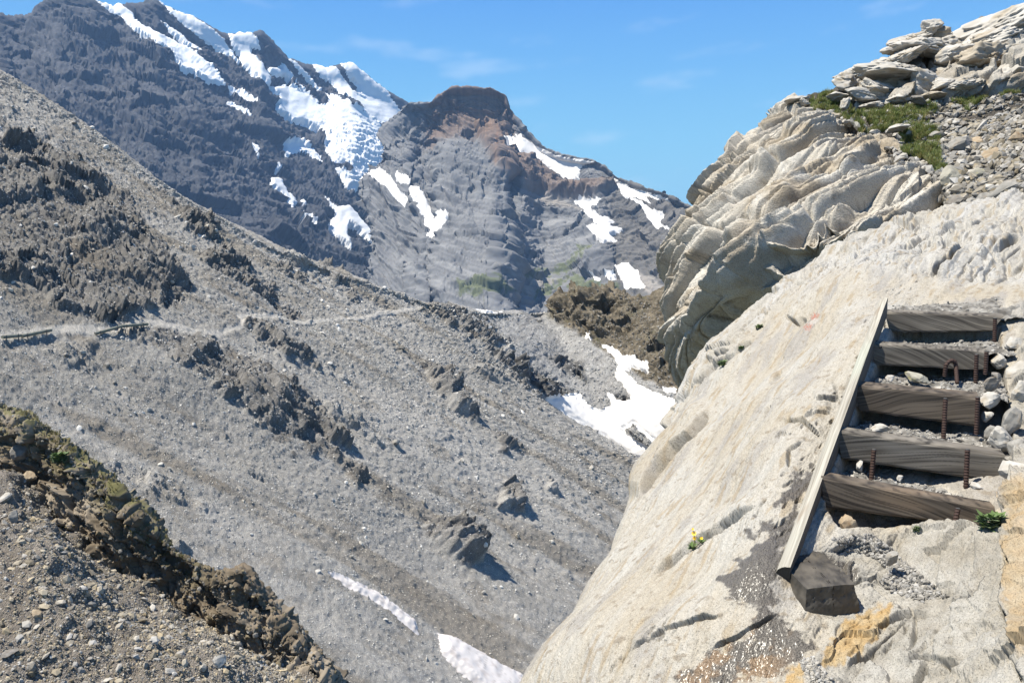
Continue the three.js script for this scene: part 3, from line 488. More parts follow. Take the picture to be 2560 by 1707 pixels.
{
  const xs = [[1120, 1200, 1290, 1372, 1400, 1440, 1480, 1540, 1562, 1625, 1730], [1140, 1215, 1300, 1378, 1412, 1455, 1495, 1550, 1580, 1640, 1740]];
  const T = (pts) => pts, net = T([
    [[1120, 790, 240], [1200, 800, 250], [1290, 810, 265], [1372, 812, 285], [1405, 780, 285], [1440, 765, 280], [1490, 760, 276], [1545, 760, 272], [1580, 770, 268], [1640, 770, 264], [1760, 780, 258]],
    [[1120, 752, 218], [1200, 771, 226], [1290, 782, 242], [1370, 785, 258], [1398, 752, 256], [1440, 737, 254], [1485, 729, 251], [1540, 727, 249], [1580, 740, 246], [1640, 740, 243], [1760, 750, 238]],
    [[1140, 790, 207], [1210, 805, 214], [1300, 812, 230], [1380, 812, 246], [1420, 795, 245], [1465, 785, 243], [1510, 780, 241], [1560, 780, 239], [1600, 785, 236], [1660, 790, 233], [1770, 795, 228]],
    [[1170, 840, 202], [1240, 850, 208], [1320, 855, 222], [1400, 860, 236], [1445, 850, 236], [1490, 845, 234], [1535, 842, 231], [1580, 842, 229], [1620, 845, 226], [1680, 850, 223], [1780, 850, 218]],
    [[1215, 890, 200], [1270, 900, 204], [1345, 910, 215], [1420, 915, 226], [1465, 912, 226], [1510, 910, 224], [1555, 908, 221], [1600, 908, 218], [1640, 908, 216], [1700, 910, 213], [1790, 910, 209]],
    [[1270, 950, 201], [1320, 965, 204], [1390, 980, 211], [1455, 985, 217], [1500, 985, 217], [1545, 982, 215], [1590, 980, 212], [1630, 978, 210], [1670, 975, 208], [1720, 975, 206], [1800, 970, 203]],
    [[1370, 1025, 206], [1420, 1045, 207], [1470, 1060, 210], [1520, 1065, 211], [1560, 1065, 210], [1600, 1062, 208], [1635, 1058, 206], [1670, 1055, 204], [1700, 1050, 203], [1745, 1045, 201], [1810, 1035, 199]],
    [[1480, 1120, 209], [1520, 1135, 208], [1560, 1150, 207], [1600, 1155, 206], [1635, 1152, 205], [1665, 1148, 203], [1695, 1142, 202], [1725, 1135, 200], [1750, 1128, 199], [1785, 1120, 198], [1830, 1105, 196]],
    [[1560, 1190, 208], [1600, 1210, 206], [1640, 1225, 204], [1675, 1228, 203], [1705, 1225, 202], [1730, 1220, 201], [1755, 1212, 199], [1780, 1205, 198], [1800, 1198, 197], [1825, 1190, 196], [1860, 1170, 194]],
  ]);
  net.forEach((r) => { const e = r[r.length - 1]; r.push([e[0] + 110, e[1] + 5, e[2] - 6], [e[0] + 240, e[1] + 10, e[2] - 12]); });
  const NU = 330, NV = 230, cache = new Map();
  saddle = patch({
    net, nu: NU, nv: NV, uvAxes: [[0.9, 0, 0.43], [0, 0.9, 0.43]],
    disp: (x, y, z, px, py, i, j) => {
      let [sd, id] = gullyAt(px, py); sd += 4 * n3(px / 12, py / 12, 5) + 2.5 * n3(px / 5, py / 5, 2); cache.set(j * 4096 + i, sd > 0 && j > 29 ? id : 0);
      const kn = sm(-6, 10, sdPoly(knoll, px, py, 40) + 8 * n3(px / 20, py / 20, 6)); let rr = -60; for (const g of ribRock) rr = Math.max(rr, sdPoly(g, px, py, 40)); const rb = sm(-4, 10, rr + 10 * fbm(px / 14, py / 14, 4, 3));
      let h = 1.2 * fbm(x / 14, y / 14, z / 14, 3) + 0.35 * fbm(x / 2, y / 2, z / 2, 3, 0.7);
      const bd = y * 0.95 - x * 0.2 + 2 * n3(x / 9, y / 9, z / 9);
      const crag = sm(0.0, 0.55, fbm(x / 11, y / 9, z / 11, 3) + sm(870, 760, py) * 0.35);
      h += kn * crag * (0.8 + 0.7 * ledge(bd / 5, 0.8) + 2.6 * facets(x / 9, bd / 6, z / 9) + 1.4 * facets(x / 3.4, bd / 2.3, z / 3.4)) + kn * 0.7 * fbm(x / 1.5, y / 1.5, z / 1.5, 3, 0.7);
      h += rb * (0.6 + 2.2 * facets(x / 6, bd / 5, z / 6) + 1.1 * facets(x / 2.3, bd / 2, z / 2.3));
      if (sdPoly(isle, px, py, 30) > 0) h += 0.8 * ridged(x / 2, y / 2, z / 2, 3);
      if (sd > -3) h = lerp(h, 0.5 * sm(0, 14, sd) + 0.10 * n3(x / 1.2, y / 1.2, z / 1.2), sm(-3, 5, sd));
      return h;
    },
    color: (x, y, z, px, py, nr, h) => {
      const kn = sm(-6, 10, sdPoly(knoll, px, py, 40) + 10 * n3(px / 20, py / 20, 6)), t = clamp(0.5 + 0.8 * fbm(x / 3, y / 3, z / 3, 4, 0.65));
      let c = mix3([0.50, 0.49, 0.47], [0.66, 0.65, 0.62], t); let rr = -60; for (const g of ribRock) rr = Math.max(rr, sdPoly(g, px, py, 40)); c = mix3(c, [0.24, 0.235, 0.225], sm(-4, 8, rr));
      c = mix3(c, mix3([0.19, 0.158, 0.105], [0.40, 0.335, 0.235], t), kn);
      c = mix3(c, [0.13, 0.14, 0.05], kn * sm(0.15, 0.5, fbm(x / 7, y / 7, z / 7, 3)) * sm(0.55, 0.85, nr[1]) * 0.6);
      const [w] = onPath(px, py); if (w < 2) c = mix3(c, [0.48, 0.46, 0.43], sm(1.8, 0.8, w) * 0.7);
      const k = 1 + 0.2 * n3(x * 1.5, y * 1.5, z * 1.5); return c.map((q) => q * k);
    },
    region: (px, py, v) => cache.get(Math.floor(v / NU) * 4096 + v % NU) || 0,
  });
  put(new THREE.Mesh(saddle.geo(0), M.scree), 'saddle_terrain', 'grey pass with a brown rocky knoll and a gully', null, null, 'structure');
  gullySnow.forEach((s, k) => { const g = saddle.geo(k + 1); if (!g) return; const c = g.attributes.color, p = g.attributes.position; for (let i = 0; i < c.count; i++) { const q = clamp(0.4 + 0.6 * fbm(p.getX(i) / 2, p.getY(i) / 1.2, p.getZ(i) / 2, 3, 0.7)); c.setXYZ(i, ...mix3([0.90, 0.875, 0.845], [0.80, 0.765, 0.73], q)); } put(new THREE.Mesh(g, M.snow), s.n, s.l, s.n.replace('_', ' '), 'snow in the gully below the pass'); });
}

// ------------------------------------------------------------------ brown grassy rib, lower left, and the near scree below it
const ribCrest = [[-220, 905], [0, 1022], [60, 1050], [100, 1082], [150, 1102], [230, 1165], [300, 1228], [360, 1298], [430, 1368], [500, 1415], [545, 1440], [575, 1440], [596, 1420], [612, 1425], [640, 1470], [680, 1520], [740, 1590], [800, 1640], [860, 1712], [960, 1830]];
let rib, nearScree;
{
  const crestD = [[-220, 38], [0, 35.4], [300, 33], [560, 31.9], [740, 31.5], [960, 31.3]];
  const base = [[-220, 1130, 36], [0, 1235, 33.8], [100, 1270, 33], [200, 1370, 32.2], [300, 1455, 31.6], [420, 1530, 31.1], [540, 1605, 30.7], [640, 1650, 30.5], [740, 1700, 30.4], [880, 1800, 30.3], [960, 1870, 30.2]];
  const NC = 60, net = [[], [], [], [], [], []];
  for (let k = 0; k <= NC; k++) {
    const s = k / NC, cx = lerp(-220, 960, s), cy = interp(ribCrest, cx), cd = interp(crestD, cx), bx = lerp(-220, 960, s) - 70 * Math.sin(s * Math.PI), by = interp(base.map((b) => [b[0], b[1]]), bx), bd = interp(base.map((b) => [b[0], b[2]]), bx);
    net[0].push([cx + 20, cy + 70, cd + 5]); net[1].push([cx, cy, cd]);
    net[2].push([lerp(cx, bx, 0.22), lerp(cy, by, 0.25), lerp(cd, bd, 0.48)]); net[3].push([lerp(cx, bx, 0.55), lerp(cy, by, 0.6), lerp(cd, bd, 0.72)]);
    net[4].push([bx, by, bd]); net[5].push([bx - 10, by + 90, bd + 0.8]);
  }
  rib = patch({
    net, nu: 420, nv: 200, diag: -1, uvAxes: [[0.9, 0, 0.43], [0, 0.9, 0.43]],
    disp: (x, y, z, px, py, i, j) => {
      const edge = sm(-5, 40, py - interp(ribCrest, px)), w = fbm(x / 3, y / 3, z / 3, 2);
      const bd = y * 0.8 + x * 0.5 + 0.5 * w, [c1, c2] = cells(x / 1.5 + 0.4 * w, y / 1.7, z / 1.5);
      return (0.4 + 0.6 * edge) * (0.7 * fbm(x / 3.4, y / 3.4, z / 3.4, 3) + 0.5 * facets(x / 2.3 + 0.3 * w, bd / 1.7, z / 2.3) + 0.30 * facets(x / 0.8, bd / 0.6, z / 1.6) + 0.2 * facets(x / 0.33, bd / 0.26, z / 0.8)) + 0.10 * fbm(x / 0.3, y / 0.3, z / 0.3, 3, 0.7);
    },
    color: (x, y, z, px, py, nr, h) => {
      const t = clamp(0.5 + 0.7 * fbm(x / 1.2, y / 1.2, z / 1.2, 4, 0.6)), pale = sm(0.0, 0.5, fbm(x / 2.6, y / 2.6, z / 2.6, 3) + sm(120, 0, Math.hypot(px - 270, py - 1240)) * 0.6);
      let c = mix3([0.115, 0.088, 0.058], [0.235, 0.185, 0.128], t); c = mix3(c, [0.40, 0.34, 0.265], pale * 0.6);
      const up = nr[1], g = sm(0.45, 0.8, up + 0.5 * n3(x / 1.1, y / 1.1, z / 1.1)) * sm(120, 20, py - interp(ribCrest, px)) * sm(600, 350, px);
      return mix3(c, [0.125, 0.12, 0.035], g * 0.85);
    },
  });
  put(new THREE.Mesh(rib.geo(0), M.rock), 'rock_rib', 'brown craggy rock rib with mossy grass along its edge', 'rock rib', null, 'structure');
  nearScree = patch({
    net: [
      [[-260, 1010, 39], [0, 1170, 34.5], [110, 1235, 33.4], [210, 1360, 32.5], [310, 1430, 31.9], [430, 1505, 31.4], [550, 1580, 31], [650, 1625, 30.8], [760, 1680, 30.6], [960, 1850, 30.4]],
      [[-260, 1110, 34], [0, 1240, 31.3], [110, 1300, 30.6], [210, 1410, 30.1], [310, 1480, 29.8], [430, 1550, 29.5], [550, 1620, 29.4], [650, 1665, 29.3], [760, 1715, 29.2], [960, 1880, 29.1]],
      [[-260, 1260, 29.5], [0, 1350, 28.2], [120, 1405, 27.9], [230, 1480, 27.8], [340, 1540, 27.8], [450, 1600, 27.8], [570, 1665, 27.8], [680, 1715, 27.9], [790, 1765, 28], [980, 1920, 28]],
      [[-260, 1450, 25.6], [0, 1510, 25.2], [130, 1555, 25.2], [250, 1605, 25.4], [370, 1650, 25.6], [480, 1700, 25.8], [600, 1755, 26], [710, 1800, 26.2], [820, 1845, 26.4], [1000, 1980, 26.5]],
      [[-260, 1680, 22.4], [0, 1710, 22.5], [140, 1740, 22.7], [270, 1775, 23], [390, 1810, 23.3], [510, 1850, 23.6], [630, 1900, 23.9], [740, 1940, 24.2], [850, 1990, 24.5], [1020, 2090, 24.8]],
      [[-260, 2000, 18.8], [0, 2010, 19.2], [150, 2030, 19.6], [290, 2050, 20], [420, 2080, 20.4], [540, 2110, 20.8], [660, 2150, 21.2], [770, 2190, 21.6], [880, 2230, 22], [1050, 2300, 22.4]],
    ], nu: 270, nv: 190, uvAxes: [[0.9, 0, 0.43], [0, 0.7, 0.7]],
    disp: (x, y, z, px, py) => 0.55 * fbm(x / 4, y / 4, z / 4, 3) + 0.16 * fbm(x / 0.7, y / 0.7, z / 0.7, 3, 0.7) + 0.35 * sm(0.1, 0.5, fbm(x / 2.2, y / 1.6, z / 2.2, 3)) * sm(1500, 1250, py),
    color: (x, y, z, px, py) => { const t = clamp(0.5 + 0.8 * fbm(x / 1.6, y / 1.2, z / 2.5, 4, 0.6)), b = clamp(0.5 + 0.6 * fbm(x / 5, y / 2, z / 7, 2)); return mix3(mix3([0.35, 0.305, 0.25], [0.52, 0.475, 0.42], t), [0.40, 0.34, 0.275], b * 0.6); },
  });
  put(new THREE.Mesh(nearScree.geo(0), M.gravel), 'scree_slope', 'brownish stony scree slope at the bottom left corner', null, null, 'structure');
}
// ------------------------------------------------------------------ pale rock, right: the smooth slab with the stairs' ledge
const slabCracks = [                                          // [line, width px, depth m, lip m]
  [[[1925, 1268], [1870, 1290], [1800, 1314], [1760, 1340], [1700, 1388], [1660, 1425], [1612, 1462]], 3.4, 0.08, 0.03],
  [[[1825, 1539], [1771, 1550], [1718, 1571], [1664, 1593], [1616, 1625], [1580, 1650]], 2.2, 0.05, 0.016],
  [[[1800, 1022], [1770, 1055], [1739, 1100], [1696, 1135], [1664, 1172], [1621, 1228], [1600, 1262]], 6, 0.2, 0.07],
  [[[1640, 1105], [1668, 1060], [1690, 1000]], 8, 0.2, 0.03],
  [[[2011, 1119], [1977, 1143], [1973, 1195]], 2.6, 0.02, 0.006], [[[1956, 1069], [2011, 1066], [2030, 1090], [2053, 1116]], 3, 0.03, 0.01], [[[2011, 1066], [2050, 1050], [2085, 1042]], 2.6, 0.02, 0.008],
  [[[2039, 1014], [2068, 1004], [2100, 1000]], 4, 0.05, 0.02], [[[1952, 920], [1942, 950], [1930, 968]], 4, 0.03, 0], [[[1936, 1020], [1925, 1050]], 4, 0.03, 0],
  [[[1735, 985], [1790, 940], [1850, 885], [1900, 850]], 5, 0.06, 0.03], [[[1778, 930], [1812, 905], [1840, 880]], 5, 0.05, 0.02], [[[1850, 770], [1900, 742], [1970, 720]], 3.5, 0.04, 0.01], [[[1962, 790], [1990, 800], [2010, 782]], 5, 0.05, 0],
  [[[2160, 660], [2280, 620], [2340, 585]], 4, 0.05, 0.03], [[[2320, 680], [2380, 655], [2420, 620]], 5, 0.07, 0.03], [[[2330, 600], [2430, 575], [2490, 545]], 4, 0.05, 0.02], [[[2430, 640], [2500, 620], [2560, 590]], 5, 0.06, 0.03], [[[2180, 560], [2280, 575], [2300, 560]], 4, 0.05, 0.02],
  [[[2270, 1500], [2285, 1530], [2288, 1580], [2255, 1640]], 2.5, 0.025, 0.008], [[[2100, 1660], [2165, 1600], [2235, 1560], [2280, 1538]], 3, 0.03, 0.018], [[[2230, 1640], [2310, 1612], [2360, 1645], [2395, 1632]], 4, 0.04, 0.02], [[[2250, 1707], [2275, 1660], [2310, 1615]], 3.5, 0.035, 0.01], [[[2210, 1650], [2260, 1685], [2290, 1707]], 3, 0.03, 0],
  [[[2350, 1500], [2430, 1490], [2450, 1455]], 3, 0.025, 0.012], [[[2170, 1560], [2250, 1530], [2330, 1520]], 3, 0.03, 0.02], [[[2500, 1330], [2530, 1420], [2490, 1500], [2540, 1600], [2560, 1660]], 5, 0.05, 0.03], [[[2520, 1640], [2560, 1700], [2600, 1760]], 5, 0.06, 0.02],
  [[[2060, 1378], [2130, 1360], [2190, 1388], [2230, 1400]], 4, 0.035, 0.02], [[[2130, 1440], [2190, 1438], [2240, 1470]], 3.5, 0.03, 0.015], [[[1770, 1640], [1830, 1600], [1900, 1565], [1950, 1520]], 2.2, 0.03, 0.012],
].map(([l, w, d, lip]) => ({ l, w: w * 1.05, d: d * 1.6, lip: lip * 1.4 + 0.006, o: Math.sign(l[l.length - 1][0] - l[0][0]) || 1, b: box2(l, 70) }));
const wetParts = [[[1840, 1400], [1900, 1350], [1960, 1300], [1990, 1270], [1985, 1330], [1940, 1430], [1925, 1500], [1960, 1540], [2030, 1590], [1985, 1640], [1940, 1665], [1850, 1690], [1720, 1720], [1690, 1700], [1800, 1620], [1880, 1580], [1900, 1520], [1830, 1500], [1790, 1440]], [[1945, 1260], [1985, 1215], [2020, 1180], [2040, 1190], [2020, 1230], [1990, 1262], [1960, 1268]], [[1870, 1325], [1905, 1300], [1935, 1300], [1900, 1330], [1880, 1340]], [[2030, 1385], [2080, 1375], [2140, 1400], [2150, 1430], [2100, 1445], [2030, 1425]]].map((p) => poly(p));
const goldParts = [[[2095, 1555], [2130, 1520], [2200, 1500], [2235, 1505], [2232, 1535], [2190, 1570], [2160, 1600], [2110, 1640], [2050, 1650], [2060, 1600]], [[1900, 1700], [1960, 1660], [2010, 1620], [2020, 1640], [1990, 1665], [2010, 1700], [2000, 1760], [1890, 1760]], [[2520, 1220], [2560, 1190], [2700, 1200], [2700, 1650], [2560, 1640], [2520, 1560], [2500, 1460], [2510, 1360]]].map((p) => poly(p));
const wetAt = (px, py) => { let b = -60; for (const g of wetParts) b = Math.max(b, sdPoly(g, px, py, 40)); return b + 24 * fbm(px / 40, py / 26, 4, 5, 0.6); };
const redParts = [[2032, 782, 15, 12], [2016, 808, 14, 12]];
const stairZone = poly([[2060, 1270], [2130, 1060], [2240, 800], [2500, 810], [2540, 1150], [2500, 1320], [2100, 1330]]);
const flakeZone = poly([[1690, 960], [1760, 890], [1950, 700], [2100, 590], [2560, 440], [2800, 400], [2800, 720], [2560, 700], [2420, 690], [2300, 690], [2080, 690], [1960, 770], [1850, 880], [1740, 1000], [1660, 1090]]);
const roughZone = poly([[1990, 1400], [2040, 1370], [2300, 1330], [2480, 1300], [2500, 1130], [2540, 900], [2560, 760], [2900, 760], [2900, 1900], [2010, 1900], [1990, 1660], [2090, 1560]]);
const beddingAt = (x, y, z) => 0.69 * x + 0.2 * y + 0.63 * z, alongAt = (x, y, z) => 0.56 * x + 0.39 * y - 0.73 * z, outAt = (x, y, z) => -0.55 * x + 0.75 * y + 0.36 * z;
const slabNet = [
  [[1690, 985, 9.3], [1750, 905, 8.8], [1830, 815, 8.6], [1950, 715, 8.8], [2100, 615, 9.2], [2300, 545, 9.2], [2560, 465, 8.8], [2760, 420, 8.6]],
  [[1660, 1060, 8.2], [1740, 990, 7.6], [1850, 890, 7.3], [1980, 790, 7.2], [2120, 690, 7.4], [2310, 630, 7.4], [2560, 590, 7.2], [2760, 560, 7]],
  [[1624, 1150, 7.2], [1720, 1090, 6.6], [1850, 1000, 6.2], [1990, 890, 6.1], [2140, 775, 6.2], [2310, 715, 6.4], [2560, 700, 6.0], [2760, 690, 5.8]],
  [[1600, 1232, 6.4], [1700, 1190, 5.8], [1830, 1120, 5.3], [1980, 1010, 5.0], [2130, 895, 5.25], [2330, 835, 5.5], [2560, 850, 5.1], [2760, 860, 4.9]],
  [[1547, 1340, 5.7], [1660, 1300, 5.1], [1800, 1230, 4.6], [1950, 1140, 4.4], [2090, 1030, 4.65], [2320, 985, 4.85], [2560, 1000, 4.5], [2760, 1000, 4.2]],
  [[1482, 1450, 5.1], [1610, 1410, 4.5], [1760, 1350, 4.1], [1920, 1260, 3.9], [2060, 1165, 4.2], [2300, 1130, 4.25], [2560, 1140, 3.9], [2760, 1120, 3.6]],
  [[1422, 1545, 4.7], [1560, 1510, 4.1], [1720, 1460, 3.75], [1880, 1390, 3.5], [2020, 1335, 3.62], [2280, 1330, 3.75], [2560, 1270, 3.35], [2760, 1220, 3]],
  [[1372, 1625, 4.4], [1510, 1600, 3.85], [1680, 1570, 3.5], [1850, 1530, 3.3], [2020, 1500, 3.25], [2280, 1480, 3.3], [2560, 1450, 2.9], [2760, 1400, 2.6]],
  [[1327, 1715, 4.2], [1470, 1700, 3.65], [1650, 1690, 3.3], [1840, 1680, 3.1], [2030, 1660, 2.95], [2290, 1640, 2.85], [2560, 1620, 2.5], [2760, 1600, 2.3]],
  [[1270, 1850, 4.0], [1420, 1850, 3.4], [1620, 1850, 3.05], [1830, 1850, 2.85], [2040, 1840, 2.65], [2300, 1830, 2.45], [2560, 1830, 2.2], [2760, 1830, 2.0]],
].map((r) => [[r[0][0] + 90, r[0][1] + 260, r[0][2] + 2.2], [r[0][0] + 14, r[0][1] + 50, r[0][2] + 0.55], ...r]);
const slabNU = 640, slabNV = 560;
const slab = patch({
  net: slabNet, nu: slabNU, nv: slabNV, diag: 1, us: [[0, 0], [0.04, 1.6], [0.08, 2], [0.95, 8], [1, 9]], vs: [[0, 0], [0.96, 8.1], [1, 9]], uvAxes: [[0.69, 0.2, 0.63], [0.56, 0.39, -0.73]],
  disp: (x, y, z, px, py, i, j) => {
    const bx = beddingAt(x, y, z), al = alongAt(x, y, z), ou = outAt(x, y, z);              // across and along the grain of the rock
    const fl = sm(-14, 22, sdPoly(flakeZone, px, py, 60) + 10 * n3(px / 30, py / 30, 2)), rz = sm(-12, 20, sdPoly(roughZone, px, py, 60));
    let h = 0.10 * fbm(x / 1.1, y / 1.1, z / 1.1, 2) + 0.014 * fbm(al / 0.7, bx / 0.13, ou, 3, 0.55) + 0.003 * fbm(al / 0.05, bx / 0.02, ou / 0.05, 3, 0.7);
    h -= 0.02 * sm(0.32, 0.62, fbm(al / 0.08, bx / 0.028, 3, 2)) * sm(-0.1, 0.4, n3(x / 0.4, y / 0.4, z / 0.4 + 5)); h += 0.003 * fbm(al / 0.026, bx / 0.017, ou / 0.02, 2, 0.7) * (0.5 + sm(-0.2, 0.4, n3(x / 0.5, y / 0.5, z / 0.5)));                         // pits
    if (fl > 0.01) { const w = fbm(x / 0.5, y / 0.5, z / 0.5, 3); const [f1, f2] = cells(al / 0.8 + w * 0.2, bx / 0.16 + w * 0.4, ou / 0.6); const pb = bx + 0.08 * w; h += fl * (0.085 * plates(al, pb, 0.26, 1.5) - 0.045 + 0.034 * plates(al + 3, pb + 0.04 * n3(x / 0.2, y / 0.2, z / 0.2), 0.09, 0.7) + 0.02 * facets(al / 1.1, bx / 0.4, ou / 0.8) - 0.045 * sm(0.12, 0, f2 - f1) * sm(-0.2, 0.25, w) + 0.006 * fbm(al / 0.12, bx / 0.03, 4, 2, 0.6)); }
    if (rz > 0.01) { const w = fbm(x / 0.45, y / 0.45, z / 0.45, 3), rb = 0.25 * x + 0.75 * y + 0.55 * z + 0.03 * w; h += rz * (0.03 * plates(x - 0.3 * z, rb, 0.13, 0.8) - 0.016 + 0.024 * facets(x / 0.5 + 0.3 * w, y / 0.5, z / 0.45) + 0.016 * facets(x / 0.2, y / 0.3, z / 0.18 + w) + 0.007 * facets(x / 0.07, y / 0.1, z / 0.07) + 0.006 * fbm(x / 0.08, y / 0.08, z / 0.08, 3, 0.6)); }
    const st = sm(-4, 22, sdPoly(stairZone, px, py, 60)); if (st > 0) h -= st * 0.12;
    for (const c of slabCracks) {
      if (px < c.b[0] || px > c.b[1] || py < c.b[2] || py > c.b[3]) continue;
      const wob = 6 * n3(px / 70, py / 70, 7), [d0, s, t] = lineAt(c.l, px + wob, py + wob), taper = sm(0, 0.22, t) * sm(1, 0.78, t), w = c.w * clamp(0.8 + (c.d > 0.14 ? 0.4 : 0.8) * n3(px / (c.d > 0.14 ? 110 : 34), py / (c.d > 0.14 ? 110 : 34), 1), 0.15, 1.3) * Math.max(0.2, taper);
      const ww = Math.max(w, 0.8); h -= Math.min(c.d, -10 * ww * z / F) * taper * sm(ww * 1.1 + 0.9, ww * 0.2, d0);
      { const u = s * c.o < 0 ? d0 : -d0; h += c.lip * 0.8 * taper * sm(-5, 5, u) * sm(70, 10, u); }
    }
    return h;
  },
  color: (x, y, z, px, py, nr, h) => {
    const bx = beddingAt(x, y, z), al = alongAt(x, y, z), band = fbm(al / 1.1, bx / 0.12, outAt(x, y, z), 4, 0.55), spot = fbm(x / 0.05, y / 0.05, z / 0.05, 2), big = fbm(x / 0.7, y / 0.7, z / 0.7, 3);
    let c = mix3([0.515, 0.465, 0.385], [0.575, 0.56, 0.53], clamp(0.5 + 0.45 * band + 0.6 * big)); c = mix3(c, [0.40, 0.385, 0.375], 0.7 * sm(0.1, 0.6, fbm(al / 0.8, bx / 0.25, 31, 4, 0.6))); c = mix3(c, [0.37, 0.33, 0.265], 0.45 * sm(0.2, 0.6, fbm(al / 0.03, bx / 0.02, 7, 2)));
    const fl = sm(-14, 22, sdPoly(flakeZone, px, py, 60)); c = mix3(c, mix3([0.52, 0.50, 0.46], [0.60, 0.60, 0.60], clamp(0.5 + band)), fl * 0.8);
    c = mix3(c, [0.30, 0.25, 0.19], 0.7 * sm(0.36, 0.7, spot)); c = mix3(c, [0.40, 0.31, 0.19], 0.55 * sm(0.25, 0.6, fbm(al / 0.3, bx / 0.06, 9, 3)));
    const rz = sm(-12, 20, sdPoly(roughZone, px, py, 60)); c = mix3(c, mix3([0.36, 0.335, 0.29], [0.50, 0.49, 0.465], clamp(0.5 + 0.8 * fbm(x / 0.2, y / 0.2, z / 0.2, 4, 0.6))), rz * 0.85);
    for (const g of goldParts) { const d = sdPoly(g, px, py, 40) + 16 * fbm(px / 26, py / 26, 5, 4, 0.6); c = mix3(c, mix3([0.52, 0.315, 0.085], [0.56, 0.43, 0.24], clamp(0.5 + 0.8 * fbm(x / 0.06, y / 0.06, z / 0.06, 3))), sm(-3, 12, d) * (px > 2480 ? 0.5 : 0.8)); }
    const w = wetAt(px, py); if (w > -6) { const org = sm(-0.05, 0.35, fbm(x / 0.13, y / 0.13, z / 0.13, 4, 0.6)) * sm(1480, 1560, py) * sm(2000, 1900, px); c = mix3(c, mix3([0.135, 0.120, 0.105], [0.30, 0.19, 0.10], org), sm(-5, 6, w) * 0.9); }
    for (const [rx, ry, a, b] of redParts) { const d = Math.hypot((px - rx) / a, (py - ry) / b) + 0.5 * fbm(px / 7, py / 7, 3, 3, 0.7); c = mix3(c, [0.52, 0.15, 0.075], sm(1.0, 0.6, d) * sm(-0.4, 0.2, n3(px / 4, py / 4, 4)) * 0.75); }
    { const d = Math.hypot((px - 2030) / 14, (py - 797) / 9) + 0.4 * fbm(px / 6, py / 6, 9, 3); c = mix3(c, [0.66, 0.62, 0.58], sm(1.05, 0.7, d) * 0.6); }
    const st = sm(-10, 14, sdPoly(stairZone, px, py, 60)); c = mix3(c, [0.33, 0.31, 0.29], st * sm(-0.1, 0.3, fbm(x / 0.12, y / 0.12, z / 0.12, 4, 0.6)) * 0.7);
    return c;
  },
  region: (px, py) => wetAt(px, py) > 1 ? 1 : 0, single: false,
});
{
  const g = new THREE.Group(); part(g, 'dry_rock', slab.geo(0), M.slab); part(g, 'wet_rock', slab.geo(1), M.wet);
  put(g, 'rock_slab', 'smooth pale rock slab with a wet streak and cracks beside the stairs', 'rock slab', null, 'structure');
}

// ------------------------------------------------------------------ pale rock, right: the bulging cliff with slanting ledges
const cliffNet = [
  [[1975, 236, 15.5], [2000, 246, 15], [2040, 262, 14.6], [2090, 300, 14], [2170, 345, 13], [2260, 375, 12], [2340, 410, 11], [2450, 450, 10.2]],
  [[1917, 290, 14.8], [1960, 300, 14.2], [2020, 320, 13.6], [2090, 350, 12.9], [2170, 390, 12], [2260, 420, 11.2], [2340, 450, 10.5], [2450, 480, 9.8]],
  [[1832, 370, 14.3], [1900, 380, 13.2], [1980, 395, 12.5], [2070, 415, 11.8], [2160, 440, 11.1], [2250, 462, 10.5], [2340, 485, 10], [2450, 505, 9.5]],
  [[1767, 475, 13.8], [1840, 470, 12.6], [1930, 475, 11.7], [2030, 485, 11], [2130, 500, 10.4], [2230, 515, 9.9], [2330, 525, 9.5], [2450, 530, 9.2]],
  [[1714, 575, 13.3], [1780, 560, 12.1], [1870, 560, 11.1], [1970, 555, 10.4], [2080, 555, 9.9], [2200, 555, 9.5], [2320, 555, 9.3], [2450, 555, 9.1]],
  [[1687, 670, 13], [1740, 650, 11.7], [1820, 640, 10.7], [1920, 630, 10], [2030, 615, 9.7], [2160, 600, 9.5], [2300, 580, 9.4], [2450, 580, 9.2]],
  [[1664, 770, 12.8], [1705, 745, 11.4], [1775, 725, 10.5], [1860, 705, 9.95], [1970, 680, 9.7], [2110, 640, 9.6], [2270, 610, 9.5], [2450, 600, 9.4]],
  [[1652, 850, 12.7], [1685, 825, 11.5], [1740, 805, 10.8], [1815, 780, 10.3], [1920, 730, 10.1], [2070, 675, 10.1], [2240, 640, 10], [2450, 625, 9.9]],
  [[1670, 915, 12.9], [1695, 890, 12], [1735, 865, 11.5], [1790, 840, 11.2], [1890, 790, 10.9], [2040, 720, 10.8], [2220, 670, 10.7], [2450, 650, 10.5]],
  [[1697, 965, 13.4], [1715, 945, 12.9], [1745, 920, 12.6], [1790, 895, 12.2], [1880, 840, 11.8], [2030, 770, 11.6], [2210, 720, 11.4], [2450, 700, 11.1]],
].map((r) => r.map(([x, y, d], k) => [x + (k < 2 ? 20 : 0), y + (k < 2 ? 6 : 0), d])).map((r) => [[r[0][0] + 80, r[0][1] + 30, r[0][2] + 3], [r[0][0] + 12, r[0][1] + 4, r[0][2] + 0.7], ...r]);
